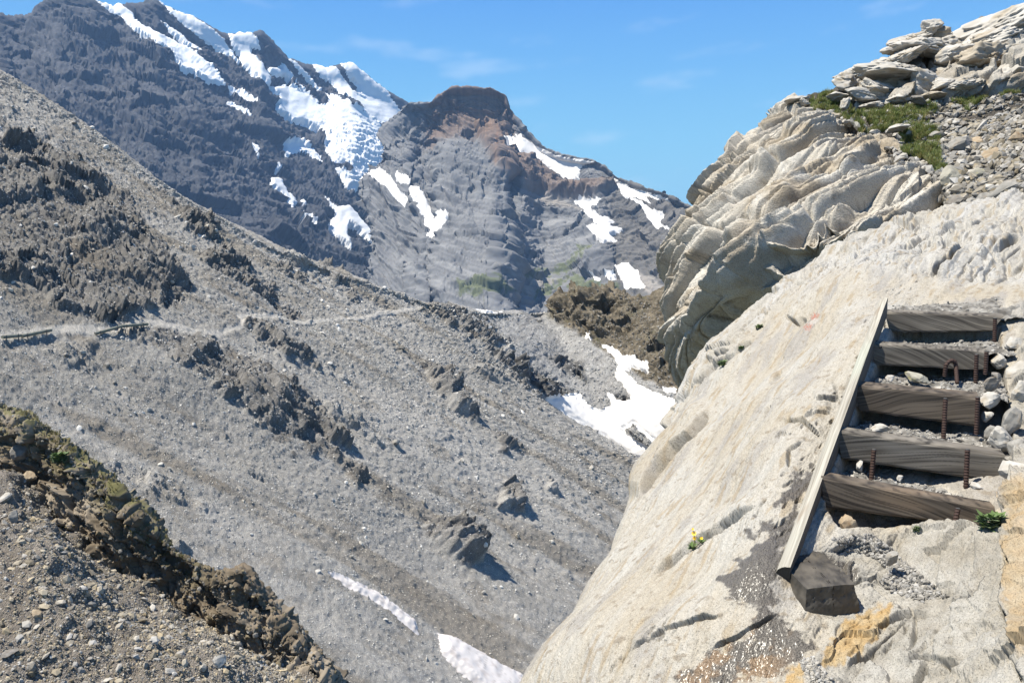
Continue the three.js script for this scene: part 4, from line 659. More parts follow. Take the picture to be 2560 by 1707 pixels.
const cliffLedges = [                                         // the bold shelves: line of each lip, height under it in px, overhang in m
  [[[1640, 900], [1720, 800], [1790, 720], [1880, 640], [2000, 560], [2130, 500], [2240, 470], [2340, 450]], 60, 0.55],
  [[[1660, 830], [1700, 740], [1740, 660], [1800, 580], [1880, 520], [1990, 460]], 46, 0.38],
  [[[1760, 860], [1850, 740], [1960, 650], [2080, 590], [2200, 545], [2350, 490]], 40, 0.42],
  [[[1720, 560], [1790, 480], [1870, 420], [1960, 390]], 30, 0.26], [[[1890, 450], [1960, 405], [2060, 385], [2110, 375]], 40, 0.34], [[[1960, 480], [2030, 440], [2120, 410]], 34, 0.3],
  [[[1930, 340], [1990, 350], [2040, 345]], 26, 0.22], [[[2120, 400], [2200, 370], [2270, 380]], 44, 0.36], [[[1780, 420], [1840, 380], [1900, 345]], 24, 0.2], [[[1850, 540], [1940, 520], [2000, 500]], 26, 0.24],
].map(([l, w, a]) => ({ l, w, a, b: box2(l, 130) }));
const cliff = patch({
  net: cliffNet, nu: 420, nv: 430, diag: 1, us: [[0, 0], [0.03, 1], [0.08, 1.9], [1, 9]], uvAxes: [[0.8, 0.1, 0.58], [0.1, 0.98, -0.17]],
  disp: (x, y, z, px, py, i, j) => {
    const w = fbm(x / 1.4, y / 1.4, z / 1.4, 3), al = 0.78 * x + 0.62 * y, bx = -0.53 * x + 0.67 * y - 0.52 * z;
    let h = 0.16 * fbm(x / 2.6, y / 2.6, z / 2.6, 2);
    const wb = bx + 0.13 * fbm(x / 2.4, y / 2.4, z / 2.4, 2) + 0.03 * n3(x / 0.6, y / 0.6, z / 0.6), fade = sm(-0.5, 0.25, n3(x / 1.6 + 4, y / 1.6, z / 1.6));
    h += 0.33 * plates(al, wb, 0.62, 2.8) - 0.21 + 0.16 * plates(al + 2, wb + 0.1, 0.23, 1.3) * (0.4 + 0.6 * fade) + 0.05 * plates(al + 1, wb, 0.085, 0.6) * fade + 0.13 * facets(al / 1.8, wb / 0.8, z / 2.0);
    { const [f1, f2] = cells(al / 1.25 + 0.25 * w, wb / 0.34, z / 1.6 + 0.3 * w); h -= 0.07 * sm(0.10, 0.0, f2 - f1) * sm(-0.1, 0.3, n3(x / 1.5, y / 1.5, z / 1.5)); }
    h *= 0.25 + 0.75 * sm(0, 50, j);
    h += 0.03 * fbm(al / 0.5, bx / 0.16, z / 0.5, 4, 0.6) + 0.012 * fbm(x / 0.06, y / 0.06, z / 0.06, 2, 0.7);
    for (const c of cliffLedges) {
      if (px < c.b[0] || px > c.b[1] || py < c.b[2] || py > c.b[3]) continue;
      const wob = 16 * n3(px / 130, py / 130, 3), [d, s, t] = lineAt(c.l, px + wob * 0.4, py + wob), tp = sm(0, 0.22, t) * sm(1, 0.75, t);
      h += c.a * 0.7 * tp * (s > 0 ? (0.3 - sm(0, 17, d)) * sm(c.w * 2.6, c.w * 0.4, d) : 0.3 * sm(80, 0, d));
    }
    return h;
  },
  color: (x, y, z, px, py, nr, h) => {
    const w = fbm(x / 1.4, y / 1.4, z / 1.4, 3), bx = -0.53 * x + 0.67 * y - 0.52 * z, al = 0.78 * x + 0.62 * y, t = clamp(0.5 + 0.6 * fbm(al / 1.2, bx / 0.25, z, 4, 0.6) + 0.3 * w);
    let c = mix3([0.60, 0.54, 0.455], [0.76, 0.735, 0.685], t);
    c = mix3(c, [0.45, 0.365, 0.255], 0.65 * sm(0.15, 0.55, fbm(x / 1.1, y / 0.8, z / 1.1, 4, 0.6)));
    c = mix3(c, [0.22, 0.195, 0.165], 0.5 * sm(0.36, 0.7, fbm(x / 0.28, y / 0.42, z / 0.28, 4, 0.65)));
    return c;
  },
});
put(new THREE.Mesh(cliff.geo(0), M.cliff), 'rock_cliff', 'bulging pale cliff with slanting ledges above the slab', 'cliff', null, 'structure');

// ------------------------------------------------------------------ the bench above: grass, rubble and the ground under the skyline blocks
const bench = patch({
  net: [
    [[2050, 310, 18], [2080, 300, 18.6], [2120, 280, 19.5], [2220, 250, 20], [2330, 220, 20.5], [2450, 200, 21], [2600, 180, 22], [2800, 150, 22]],
    [[2012, 262, 15.7], [2055, 246, 16.0], [2120, 215, 16.5], [2220, 185, 17], [2330, 165, 17.3], [2450, 140, 17.6], [2600, 100, 18], [2800, 60, 18]],
    [[2004, 256, 15.2], [2056, 254, 15.0], [2130, 245, 14.9], [2230, 228, 15.0], [2340, 205, 15.2], [2460, 180, 15.4], [2600, 140, 15.4], [2800, 100, 15.4]],
    [[2000, 257, 14.8], [2070, 290, 14.0], [2150, 300, 13.7], [2250, 295, 13.6], [2360, 280, 13.6], [2470, 260, 13.6], [2600, 230, 13.4], [2800, 190, 13]],
    [[2060, 290, 14.1], [2120, 330, 13.2], [2200, 350, 12.5], [2290, 355, 12.2], [2380, 345, 12.0], [2480, 335, 11.8], [2600, 310, 11.4], [2800, 270, 11]],
    [[2150, 350, 13.0], [2210, 375, 12.1], [2270, 395, 11.4], [2340, 410, 10.8], [2410, 410, 10.6], [2500, 405, 10.3], [2600, 390, 9.9], [2800, 350, 9.5]],
    [[2260, 405, 11.8], [2300, 430, 11.0], [2340, 450, 10.3], [2390, 465, 9.9], [2450, 470, 9.6], [2520, 470, 9.2], [2600, 460, 8.95], [2800, 420, 8.6]],
    [[2330, 490, 10.6], [2360, 510, 10.0], [2390, 522, 9.65], [2430, 530, 9.25], [2490, 535, 8.95], [2550, 530, 8.7], [2620, 525, 8.45], [2800, 490, 8.2]],
  ], nu: 220, nv: 200, uvAxes: [[0.9, 0, -0.4], [0, 0.5, -0.85]],
  disp: (x, y, z) => 0.18 * fbm(x / 1.5, y / 1.5, z / 1.5, 3) + 0.07 * fbm(x / 0.3, y / 0.3, z / 0.3, 3, 0.65),
  color: (x, y, z) => mix3([0.17, 0.145, 0.115], [0.30, 0.27, 0.23], clamp(0.5 + 0.8 * fbm(x / 0.5, y / 0.5, z / 0.5, 4, 0.6))),
});
put(new THREE.Mesh(bench.geo(0), M.gravel), 'hillside', 'steep rubble and grass bank above the cliff', 'hillside', null, 'structure');
const gravelHollow = poly([[2080, 1345], [2180, 1335], [2230, 1370], [2250, 1400], [2290, 1420], [2310, 1450], [2370, 1490], [2300, 1500], [2230, 1480], [2200, 1450], [2230, 1430], [2170, 1385], [2120, 1375]]), gravelPocket = poly([[2000, 1650], [2035, 1640], [2070, 1690], [2110, 1720], [2040, 1720], [2010, 1680]]);

// ------------------------------------------------------------------ the broken outcrop on the skyline, behind and between the loose blocks
const outcrop = patch({
  net: [
    [[2100, 260, 18.5], [2170, 240, 18.5], [2240, 220, 18.5], [2310, 190, 18.5], [2390, 170, 18.5], [2470, 140, 18.5], [2560, 110, 18.5], [2720, 60, 18.5]],
    [[2108, 206, 16.6], [2170, 178, 16.7], [2235, 140, 16.8], [2310, 108, 16.8], [2390, 98, 16.8], [2470, 66, 16.8], [2560, 32, 16.8], [2720, -20, 16.8]],
    [[2112, 214, 15.9], [2175, 190, 15.9], [2240, 158, 15.9], [2315, 128, 15.9], [2395, 118, 15.8], [2475, 96, 15.8], [2565, 66, 15.8], [2720, 20, 15.8]],
    [[2122, 226, 15.4], [2182, 206, 15.4], [2248, 180, 15.3], [2320, 160, 15.2], [2400, 150, 15.1], [2480, 132, 15], [2570, 108, 14.9], [2720, 60, 14.8]],
    [[2136, 238, 15.0], [2194, 224, 14.9], [2258, 204, 14.8], [2330, 190, 14.7], [2408, 182, 14.5], [2488, 166, 14.4], [2575, 146, 14.3], [2720, 110, 14.2]],
    [[2150, 252, 14.6], [2208, 244, 14.4], [2270, 236, 14.2], [2340, 228, 14.1], [2416, 214, 14.0], [2495, 196, 13.9], [2580, 180, 13.8], [2720, 150, 13.7]],
    [[2160, 280, 14.7], [2218, 276, 14.5], [2280, 270, 14.3], [2350, 262, 14.2], [2424, 250, 14.1], [2500, 236, 14.0], [2590, 222, 13.9], [2720, 190, 13.8]],
  ], nu: 230, nv: 140, uvAxes: [[0.95, 0, -0.3], [0, 0.95, -0.3]],
  disp: (x, y, z, px, py, i, j) => { const w = fbm(x / 0.9, y / 0.9, z / 0.9, 3), al = 0.9 * x + 0.38 * y, bx = -0.4 * x + 0.9 * y + 0.15 * z, [f1, f2] = cells(al / 0.9 + 0.3 * w, bx / 0.32 + 0.3 * w, z / 1.2);
    return (0.3 + 0.7 * sm(11, 46, j)) * (0.17 * facets(al / 0.95, bx / 0.34 + 0.3 * w, z / 1.3) + 0.07 * facets(al / 0.4, bx / 0.13, z / 0.6) - 0.16 * sm(0.16, 0, f2 - f1) + 0.05) + 0.02 * fbm(x / 0.12, y / 0.12, z / 0.12, 3, 0.6); },
  color: (x, y, z) => { const t = clamp(0.5 + 0.7 * fbm(x / 0.6, y / 0.4, z / 0.6, 4, 0.6)); return mix3(mix3([0.44, 0.40, 0.34], [0.60, 0.58, 0.545], t), [0.36, 0.29, 0.20], 0.7 * sm(0.2, 0.6, fbm(x / 0.9, y / 0.7, z / 0.9 + 7, 3))); },
});
put(new THREE.Mesh(outcrop.geo(0), M.cliff), 'rock_outcrop', 'broken pale rock outcrop on the skyline at the upper right', 'rock outcrop', null, 'structure');
// ================================================================== THINGS
// ------------------------------------------------------------------ a broken stone: a ball cut by planes, roughened
function stoneGeo(seed, detail, planes, rough, pal, size = 1) {
  let g = new THREE.IcosahedronGeometry(1, detail); g.deleteAttribute('uv'); g.deleteAttribute('normal'); g = mergeVertices(g, 1e-4);
  const r = rng(seed * 7919 + 13), N = []; for (let k = 0; k < planes; k++) { const v = new THREE.Vector3(r() * 2 - 1, r() * 2 - 1, r() * 2 - 1).normalize(); N.push([v, 0.5 + 0.34 * r()]); }
  const p = g.attributes.position, c = new Float32Array(p.count * 3), v = new THREE.Vector3(), o = seed * 3.7;
  for (let i = 0; i < p.count; i++) {
    v.fromBufferAttribute(p, i); let m = 1.15; for (const [n, d] of N) { const q = v.dot(n); if (q > 0.05) m = Math.min(m, d / q); }
    const h = m + rough * (0.7 * fbm(v.x * 1.8 + o, v.y * 1.8, v.z * 1.8, 4, 0.6) + (detail > 4 ? 0.5 * facets(v.x * 2 + o, v.y * 4, v.z * 2) + 0.25 * facets(v.x * 5 + o, v.y * 9, v.z * 5) : 0)); v.multiplyScalar(h); p.setXYZ(i, v.x, v.y, v.z);
    const t = clamp(0.5 + 0.6 * fbm(v.x * 2.4 + o, v.y * 2.4, v.z * 2.4 + 5, 4, 0.65)), s = sm(0.2, 0.6, fbm(v.x * 1.5, v.y * 1.5 + o, v.z * 1.5, 3)); c.set(mix3(mix3(pal[0], pal[1], t), pal[2], s * 0.7), i * 3);
  }
  g.setAttribute('color', new THREE.BufferAttribute(c, 3)); g.computeVertexNormals();
  if (detail < 4) { const q = g.toNonIndexed(); q.computeVertexNormals(); return q; }
  return g;
}
const PALE = [[0.42, 0.385, 0.33], [0.60, 0.58, 0.545], [0.40, 0.33, 0.235]], GREY = [[0.235, 0.222, 0.20], [0.41, 0.392, 0.36], [0.31, 0.255, 0.19]], RUST = [[0.33, 0.24, 0.15], [0.50, 0.41, 0.29], [0.38, 0.22, 0.10]], DARK = [[0.16, 0.145, 0.125], [0.30, 0.28, 0.255], [0.22, 0.17, 0.12]], YELL = [[0.30, 0.28, 0.23], [0.44, 0.42, 0.35], [0.44, 0.41, 0.14]];
const M_block = new THREE.MeshStandardMaterial({ vertexColors: true, color: new THREE.Color(ALBEDO, ALBEDO, ALBEDO), roughness: 0.92 });
const qFrom = (n, spin) => new THREE.Quaternion().setFromUnitVectors(new THREE.Vector3(0, 1, 0), V(n).normalize()).multiply(new THREE.Quaternion().setFromAxisAngle(new THREE.Vector3(0, 1, 0), spin));

// ------------------------------------------------------------------ pale blocks piled on the skyline, each one placed: [px, py, depth, half width px, half height px, turn in the picture, label]
{
  const blocks = [
    [2530, 62, 15.6, 120, 38, -0.42, 'topmost long pale block on the skyline at the right edge', 1], [2480, 102, 15.2, 95, 34, -0.32, 'pale block under the topmost long block', 1], [2520, 150, 14.9, 90, 32, -0.3, 'wide pale slab block below the skyline at the right edge', 1],
    [2332, 68, 15.9, 26, 16, -0.25, 'pointed pale stone perched on the skyline', 1], [2345, 86, 16.0, 38, 17, 0.1, 'tan block right under the perched pointed stone', 0], [2280, 98, 15.9, 40, 14, -0.25, 'flat pale block left of the perched pointed stone', 1], [2370, 100, 15.6, 22, 12, -0.1, 'small pale block between perched stone and long block', 1],
    [2320, 118, 15.4, 62, 22, 0.12, 'broad pale block under the perched stones', 1], [2232, 128, 15.9, 20, 9, -0.1, 'little pale slab on the skyline step', 1], [2260, 142, 15.2, 48, 15, -0.35, 'slanting pale block below the skyline step', 1], [2210, 160, 15.4, 42, 12, -0.3, 'thin pale block at the foot of the skyline step', 1],
    [2390, 132, 15.0, 34, 19, -0.45, 'rounded pale block leaning under the long block', 1], [2450, 155, 14.6, 62, 34, -0.2, 'large tan block with a flat face below the long blocks', 0], [2528, 205, 14.1, 60, 36, -0.3, 'large pale block above the grass at the right edge', 1],
    [2140, 186, 15.4, 40, 17, -0.2, 'pale jutting block where the skyline steps down', 1], [2118, 205, 15.1, 30, 20, 0.3, 'pale broken block at the lower end of the blocks', 1], [2240, 182, 14.7, 75, 24, 0.05, 'big pale block above the dark overhang', 1], [2250, 222, 14.9, 70, 34, 0.2, 'brown shaded block forming the dark overhang', 0], [2190, 222, 14.5, 42, 20, 0.25, 'pale block left of the dark overhang', 1],
    [2310, 205, 14.4, 36, 22, 0.2, 'pale block right of the dark overhang', 1], [2360, 215, 14.1, 32, 18, -0.1, 'squat pale block below the broad block', 1], [2262, 238, 14.2, 30, 12, -0.2, 'pale flat stone in front of the dark overhang', 1], [2410, 215, 13.9, 40, 14, -0.15, 'pale stone at the top of the grass', 1], [2185, 262, 14.2, 26, 8, -0.1, 'low pale stone in the grass below the blocks', 1],
    [1985, 250, 14.7, 26, 7, -0.12, 'flat pale stone lying on the cliff top', 1], [2012, 256, 14.5, 14, 6, 0.4, 'small pale stone beside the flat stone on the cliff top', 1], [2090, 300, 13.6, 28, 11, 0.05, 'dark domed stone at the edge of the grass', 0], [2055, 292, 13.8, 22, 10, 0.1, 'angular pale stone at the edge of the grass', 1],
    [2240, 320, 12.5, 24, 8, -0.35, 'pale lens shaped stone lying in the lower grass', 1], [2112, 262, 14.1, 9, 14, 0, 'upright pale stone standing in the grass', 1], [2456, 48, 16.6, 12, 7, 0, 'dark little stone behind the skyline blocks', 2],
    [2090, 240, 14.6, 22, 10, -0.2, 'pale stone half sunk in the upper grass', 1], [2160, 240, 14.4, 34, 14, 0.15, 'pale block at the foot of the skyline pile', 1], [2330, 238, 13.9, 26, 9, -0.1, 'flat tan stone at the top of the rubble', 0], [2295, 250, 13.8, 18, 8, 0.2, 'grey stone below the dark overhang', 2],
  ];
  blocks.forEach(([px, py, d, w, h, turn, label, pal], k) => {
    const s = d / F, big = w > 38, m = new THREE.Mesh(stoneGeo(100 + k, big ? 19 : 10, 13, 0.15, [[[0.36, 0.30, 0.225], [0.50, 0.45, 0.37], [0.33, 0.25, 0.16]], PALE, DARK][pal]), M_block);
    const c = P(px, py, d + w * s * 0.35); m.position.set(...c); m.scale.set(w * s * 1.3, h * s * 1.3, Math.max(w, h) * s * 1.0); m.rotation.set(0.12, 0.5 * ((k * 37 % 11) / 11 - 0.5), -turn);
    put(m, 'boulder', label, 'boulder', 'pale blocks above the cliff');
  });
}

// ------------------------------------------------------------------ loose stones: the large ones singly, the rest as rubble
const stoneKinds = [[GREY, 1], [GREY, 2], [PALE, 3], [RUST, 4], [GREY, 5], [PALE, 6], [DARK, 7], [YELL, 8]].map(([pal, s]) => stoneGeo(s, 3, 12, 0.07, pal));
function stonesOn(surface, list, name, label, category, group, seed, sink = 0.25) {
  const r = rng(seed);
  for (const [px, py, size, kind, flat] of list) {
    const q = surface.pick(px, py); if (!q) continue; const s = size * -q.p[2] / F / 2, f = flat ?? lerp(0.35, 0.75, r());
    const m = new THREE.Mesh(stoneKinds[kind], M_block); m.quaternion.copy(qFrom([q.n[0] + 0.5 * (r() - 0.5), q.n[1] + 0.2, q.n[2] + 0.5 * (r() - 0.5)], r() * TAU));
    m.scale.set(s * lerp(0.95, 1.3, r()), s * f * 1.1, s * lerp(0.7, 1.05, r())); m.position.set(q.p[0] + q.n[0] * s * f * (1 - 2 * sink) * 0.6, q.p[1] + q.n[1] * s * f * (1 - 2 * sink) * 0.6, q.p[2] + q.n[2] * s * f * (1 - 2 * sink) * 0.6);
    put(m, name, label, category, group);
  }
}
const inPoly = (g, r) => { for (;;) { const x = lerp(g.x0, g.x1, r()), y = lerp(g.y0, g.y1, r()); if (sdPoly(g, x, y, 9) > 0) return [x, y]; } };
const bankRubble = poly([[2300, 270], [2400, 240], [2560, 190], [2600, 200], [2600, 470], [2500, 530], [2420, 545], [2350, 500], [2345, 440], [2330, 360]]), bankAll = poly([[2000, 255], [2100, 240], [2300, 235], [2600, 120], [2600, 500], [2500, 540], [2400, 530], [2330, 470], [2200, 370], [2080, 300]]);
const bankGrass = [[[2020, 250], [2070, 232], [2110, 250], [2140, 290], [2110, 305], [2040, 290]], [[2130, 290], [2200, 275], [2330, 262], [2350, 275], [2300, 310], [2230, 330], [2150, 335], [2120, 320]], [[2250, 340], [2320, 310], [2345, 330], [2350, 390], [2340, 410], [2300, 400], [2255, 380]], [[2380, 260], [2460, 235], [2470, 255], [2420, 275]], [[2470, 230], [2560, 160], [2620, 150], [2620, 230], [2520, 240]], [[2310, 395], [2345, 395], [2365, 425], [2345, 432]], [[2425, 205], [2500, 180], [2495, 200], [2440, 215]]].map((p) => poly(p));
{
  const r = rng(5), big = [[2402, 372, 62, 4, 0.8], [2442, 360, 52, 3, 0.5], [2478, 388, 64, 3, 0.45], [2540, 352, 70, 3, 0.6], [2380, 455, 70, 7, 0.9], [2440, 437, 46, 7, 0.6], [2520, 470, 66, 4, 0.4], [2466, 500, 52, 1, 0.6], [2432, 512, 34, 0, 0.7], [2508, 485, 34, 5, 0.8], [2400, 500, 60, 6, 0.4], [2498, 348, 40, 1, 0.5], [2345, 345, 34, 0, 0.8], [2455, 318, 40, 2, 0.5], [2380, 300, 34, 2, 0.5], [2430, 270, 30, 0, 0.5]];
  const labels = ['grey block in the rubble bank below the grass', 'tan tilted stone in the rubble bank', 'orange brown wedge stone in the rubble bank', 'orange stone at the right edge of the rubble bank', 'boulder with yellow lichen at the cliff end', 'yellow lichened stone beside the lichened boulder', 'dark flat boulder low in the rubble bank', 'grey block at the foot of the rubble bank', 'small grey block beside the foot block', 'pale pointed stone at the foot of the rubble bank', 'dark slanting stone under the lichened boulder', 'grey stone near the orange wedge stone', 'grey stone at the grass edge', 'pale slab stone in the middle of the rubble bank', 'pale stone below the upper grass', 'grey stone high in the rubble bank'];
  big.forEach((b, k) => stonesOn(bench, [b], 'boulder', labels[k], 'boulder', 'large stones of the rubble bank', 40 + k));
  const list = []; while (list.length < 170) { const [x, y] = inPoly(bankRubble, r); list.push([x, y, lerp(14, 34, r() * r()) * lerp(0.75, 1.2, sm(200, 480, y)), [0, 1, 2, 4, 5, 3, 0, 1, 6][Math.floor(r() * 9)]]); }
  stonesOn(bench, list, 'stone', 'small angular stone in the rubble bank at the upper right', 'stone', 'small stones of the rubble bank', 6);
}
const tinyGeo = [1, 2, 3].map((s) => { const r = rng(900 + s); let g = new THREE.IcosahedronGeometry(1, 0); g.deleteAttribute('uv'); g.deleteAttribute('normal'); g = mergeVertices(g, 1e-4); const p = g.attributes.position; for (let i = 0; i < p.count; i++) { const k = lerp(0.62, 1.3, r()); p.setXYZ(i, p.getX(i) * k, p.getY(i) * k, p.getZ(i) * k); } g = g.toNonIndexed(); g.computeVertexNormals(); return g; });
function rubble(name, label, count, seed, spot, size, tint) {      // spot() -> {p, n}; one mass of small stones nobody could count
  const r = rng(seed), per = Math.ceil(count / 3), q = new THREE.Quaternion(), s = new THREE.Vector3(), m4 = new THREE.Matrix4(), e = new THREE.Euler(), col = new THREE.Color(), root = new THREE.Group();
  tinyGeo.forEach((g, k) => {
    const im = new THREE.InstancedMesh(g, M.stone, per); im.name = 'stones'; let n = 0;
    for (let i = 0; i < per; i++) {
      const w = spot(r); if (!w) continue; const a = size(r, w);
      e.set(r() * TAU, r() * TAU, r() * TAU); q.setFromEuler(e).slerp(qFrom(w.n, r() * TAU), 0.6); s.set(a * lerp(0.8, 1.4, r()), a * lerp(0.35, 0.8, r()), a * lerp(0.7, 1.1, r()));
      m4.compose(new THREE.Vector3(w.p[0] + w.n[0] * a * 0.15, w.p[1] + w.n[1] * a * 0.15, w.p[2] + w.n[2] * a * 0.15), q, s); im.setMatrixAt(n, m4); const t = tint(r, w); col.setRGB(t[0], t[1], t[2]); im.setColorAt(n, col); n++;
    }
    im.count = n; root.add(im);
  });
  return put(root, name, label, null, null, 'stuff');
}
const greyTint = (lo, hi, warm) => (r) => { const k = lerp(lo, hi, r()), w = r() * warm * 0.05; return [k * 1.01, k * (0.985 - w), k * (0.945 - 2.6 * w)]; };
rubble('rubble', 'broken stones of the bank between the larger ones', 3600, 21, (r) => { const [x, y] = inPoly(bankRubble, r); return bench.pick(x, y); }, (r, w) => lerp(0.018, 0.085, r() * r()), greyTint(0.17, 0.40, 3.0));
rubble('rubble', 'loose stones scattered in the grass above the cliff', 1500, 22, (r) => { const [x, y] = inPoly(bankAll, r); return bench.pick(x, y); }, (r) => lerp(0.02, 0.09, r() * r()), greyTint(0.3, 0.55, 1));
// scree of the great slope, the pass and the near slope
const surfAny = (s, j0) => (r) => { const w = s.at(Math.floor(r() * (s.nu - 3)) + Math.floor((j0 + r() * (1 - j0)) * s.nv) * s.nu); return w.region || w.q[0] < -120 || w.q[1] > 1800 || (s !== nearScree && s !== rib && onPath(...w.q)[0] < 1.15) ? null : w; };
rubble('scree', 'loose grey stones covering the wide scree slope', 150000, 31, surfAny(slope, 0.08), (r, w) => -w.p[2] / 110 * (r() < 0.0025 ? lerp(0.18, 0.42, r()) : lerp(0.04, 0.14, r() * r())), (r, w) => { const a = dot3(STX, ...w.p), b = dot3(ST, ...w.p), st = sm(0.55, 0.9, 0.5 + 0.75 * fbm(a / 7, b / 60, 4, 4, 0.55)), k = lerp(0.28, 0.92, r()); return [k * (1 - 0.12 * st), k * (0.965 - 0.15 * st), k * (0.90 - 0.2 * st)]; });
rubble('scree', 'loose stones of the pass and the knoll', 14000, 32, surfAny(saddle, 0.14), (r, w) => lerp(0.12, 0.5, r() * r() * r()), (r, w) => sdPoly(knoll, w.q[0], w.q[1], 9) > 0 ? greyTint(0.2, 0.42, 2.4)(r) : greyTint(0.34, 0.6, 0.5)(r));
rubble('scree', 'brownish stones of the near scree at the bottom left', 42000, 33, surfAny(nearScree, 0.0), (r) => r() < 0.02 ? lerp(0.08, 0.17, r()) : lerp(0.018, 0.07, r() * r()), greyTint(0.2, 0.54, 3.2));
rubble('rubble', 'crumbled stones lodged on the brown rock rib', 3500, 34, surfAny(rib, 0.18), (r) => lerp(0.03, 0.14, r() * r()), greyTint(0.13, 0.30, 4));
{
  const L = [[45, 1135, 46, 6, 0.9, 'tall pointed brown stone on the mossy rib'], [70, 1190, 46, 3, 0.6, 'brown flat stone below the mossy rib'], [14, 1248, 40, 2, 0.5, 'pale stone at the left edge below the rib'], [32, 1300, 34, 0, 1, 'upright grey stone on the near scree'], [545, 1655, 44, 2, 0.4, 'long pale stone lying on the near scree'], [420, 1680, 30, 2, 0.4, 'pale flat stone at the bottom edge of the near scree'], [215, 1485, 24, 2, 0.4, 'white flat stone in the near scree under the rib'], [90, 1540, 36, 3, 0.35, 'rust brown slab stone in the near scree'], [20, 1635, 40, 6, 0.3, 'dark flat stone at the bottom left edge']];
  L.forEach(([x, y, s, k, f, l], i) => stonesOn(y < 1200 && x < 60 ? rib : nearScree, [[x, y, s, k, f]], 'boulder', l, 'boulder', 'larger stones of the near slope', 60 + i));
  const S = [[988, 1108, 22, 0, 'lone dark stone in the middle of the scree slope'], [1060, 1258, 16, 0, 'lone stone above the rock knob on the scree'], [1478, 1170, 18, 5, 'pale stone near the lower end of the scree rib'], [205, 886, 14, 2, 'pale stone below the retaining logs'], [265, 914, 18, 0, 'dark stone further down below the retaining logs'], [165, 884, 13, 0, 'dark stone left of the pale stone below the logs'], [283, 958, 12, 0, 'small dark stone low on the scree below the logs'], [1155, 1150, 14, 2, 'pale stone in the rubble streak of the scree slope']];
  S.forEach(([x, y, s, k, l], i) => stonesOn(slope, [[x, y, s, k, 0.8]], 'boulder', l, 'boulder', 'single stones on the scree slope', 80 + i));
}

// ------------------------------------------------------------------ grass: tufts of thin blades
const bladeGeo = (() => { const pos = [], idx = []; const r = rng(9); for (let b = 0; b < 9; b++) { const a = r() * TAU, l = lerp(0.6, 1.1, r()), out = lerp(0.15, 0.6, r()), w = 0.035, ca = Math.cos(a), sa = Math.sin(a), bx = 0.15 * (r() - 0.5), bz = 0.15 * (r() - 0.5), n = pos.length / 3; pos.push(bx - sa * w, 0, bz + ca * w, bx + sa * w, 0, bz - ca * w, bx + ca * out * 0.45 - sa * w * 0.7, l * 0.65, bz + sa * out * 0.45 + ca * w * 0.7, bx + ca * out * 0.45 + sa * w * 0.7, l * 0.65, bz + sa * out * 0.45 - ca * w * 0.7, bx + ca * out, l * 0.95, bz + sa * out); idx.push(n, n + 1, n + 2, n + 1, n + 3, n + 2, n + 2, n + 3, n + 4); } const g = new THREE.BufferGeometry(); g.setAttribute('position', new THREE.Float32BufferAttribute(pos, 3)); g.setIndex(idx); g.computeVertexNormals(); return g; })();
const M_grass = new THREE.MeshPhysicalMaterial({ color: new THREE.Color(0.8, 0.8, 0.8), roughness: 0.9, side: THREE.DoubleSide, transmission: 0.3, thickness: 0 });
function grass(label, count, seed, spot, h, tint) {
  const r = rng(seed), im = new THREE.InstancedMesh(bladeGeo, M_grass, count), m4 = new THREE.Matrix4(), col = new THREE.Color(); let n = 0;
  for (let i = 0; i < count; i++) { const w = spot(r); if (!w) continue; const s = h(r); m4.compose(V(w.p), qFrom([w.n[0] * 0.4, 1, w.n[2] * 0.4], r() * TAU), new THREE.Vector3(s * 1.1, s, s * 1.1)); im.setMatrixAt(n, m4); const t = tint(r, w); col.setRGB(...t); im.setColorAt(n, col); n++; }
  im.count = n; put(im, 'grass', label, null, null, 'stuff');
}
const greens = (r) => mix3([0.20, 0.26, 0.06], r() < 0.35 ? [0.42, 0.34, 0.14] : [0.28, 0.32, 0.09], r());
bankGrass.forEach((g, k) => grass(['short grass on the cliff top beside the pale stones', 'grass strip below the skyline blocks', 'grass patch between the cliff and the rubble bank', 'narrow grass strip under the large tan block', 'green grass at the right edge above the rubble', 'mossy grass at the lower tip of the grass patch', 'grass seam under the long pale blocks'][k], [900, 1900, 1500, 500, 1600, 300, 300][k], 50 + k, (r) => { const [x, y] = inPoly(g, r); return n3(x / 16, y / 12, 3) > 0.22 ? null : bench.pick(x, y); }, (r) => lerp(0.05, 0.13, r()), greens));
grass('yellow green moss and grass along the rib edge', 5200, 61, (r) => { const w = rib.at(Math.floor(r() * 250) + 45 + Math.floor((0.14 + 0.42 * r() * r()) * rib.nv) * rib.nu); return w.n[1] < 0.25 || n3(w.p[0] / 1.4, w.p[1] / 1.4, w.p[2] / 1.4) < -0.05 || w.q[0] > 480 ? null : w; }, (r) => lerp(0.06, 0.16, r()), (r) => mix3([0.15, 0.15, 0.025], [0.24, 0.19, 0.06], r()));
// ------------------------------------------------------------------ the wooden stairs
const woodNoise = (a, b, c, s, lean) => { const t = b + lean * a + 0.03 * n3(a * 3, b * 3, s); return [n3(t * 60, a * 1.6, c * 9 + s), n3(t * 125, a * 3, c * 20 + s + 4), n3(t * 200, a * 8, c * 40 + s)]; };
const M_wood = new THREE.MeshStandardMaterial({ vertexColors: true, color: new THREE.Color(ALBEDO, ALBEDO, ALBEDO), roughness: 0.85 });
const M_rust = new THREE.MeshStandardMaterial({ vertexColors: true, color: new THREE.Color(ALBEDO, ALBEDO, ALBEDO), roughness: 0.8, metalness: 0.25 });
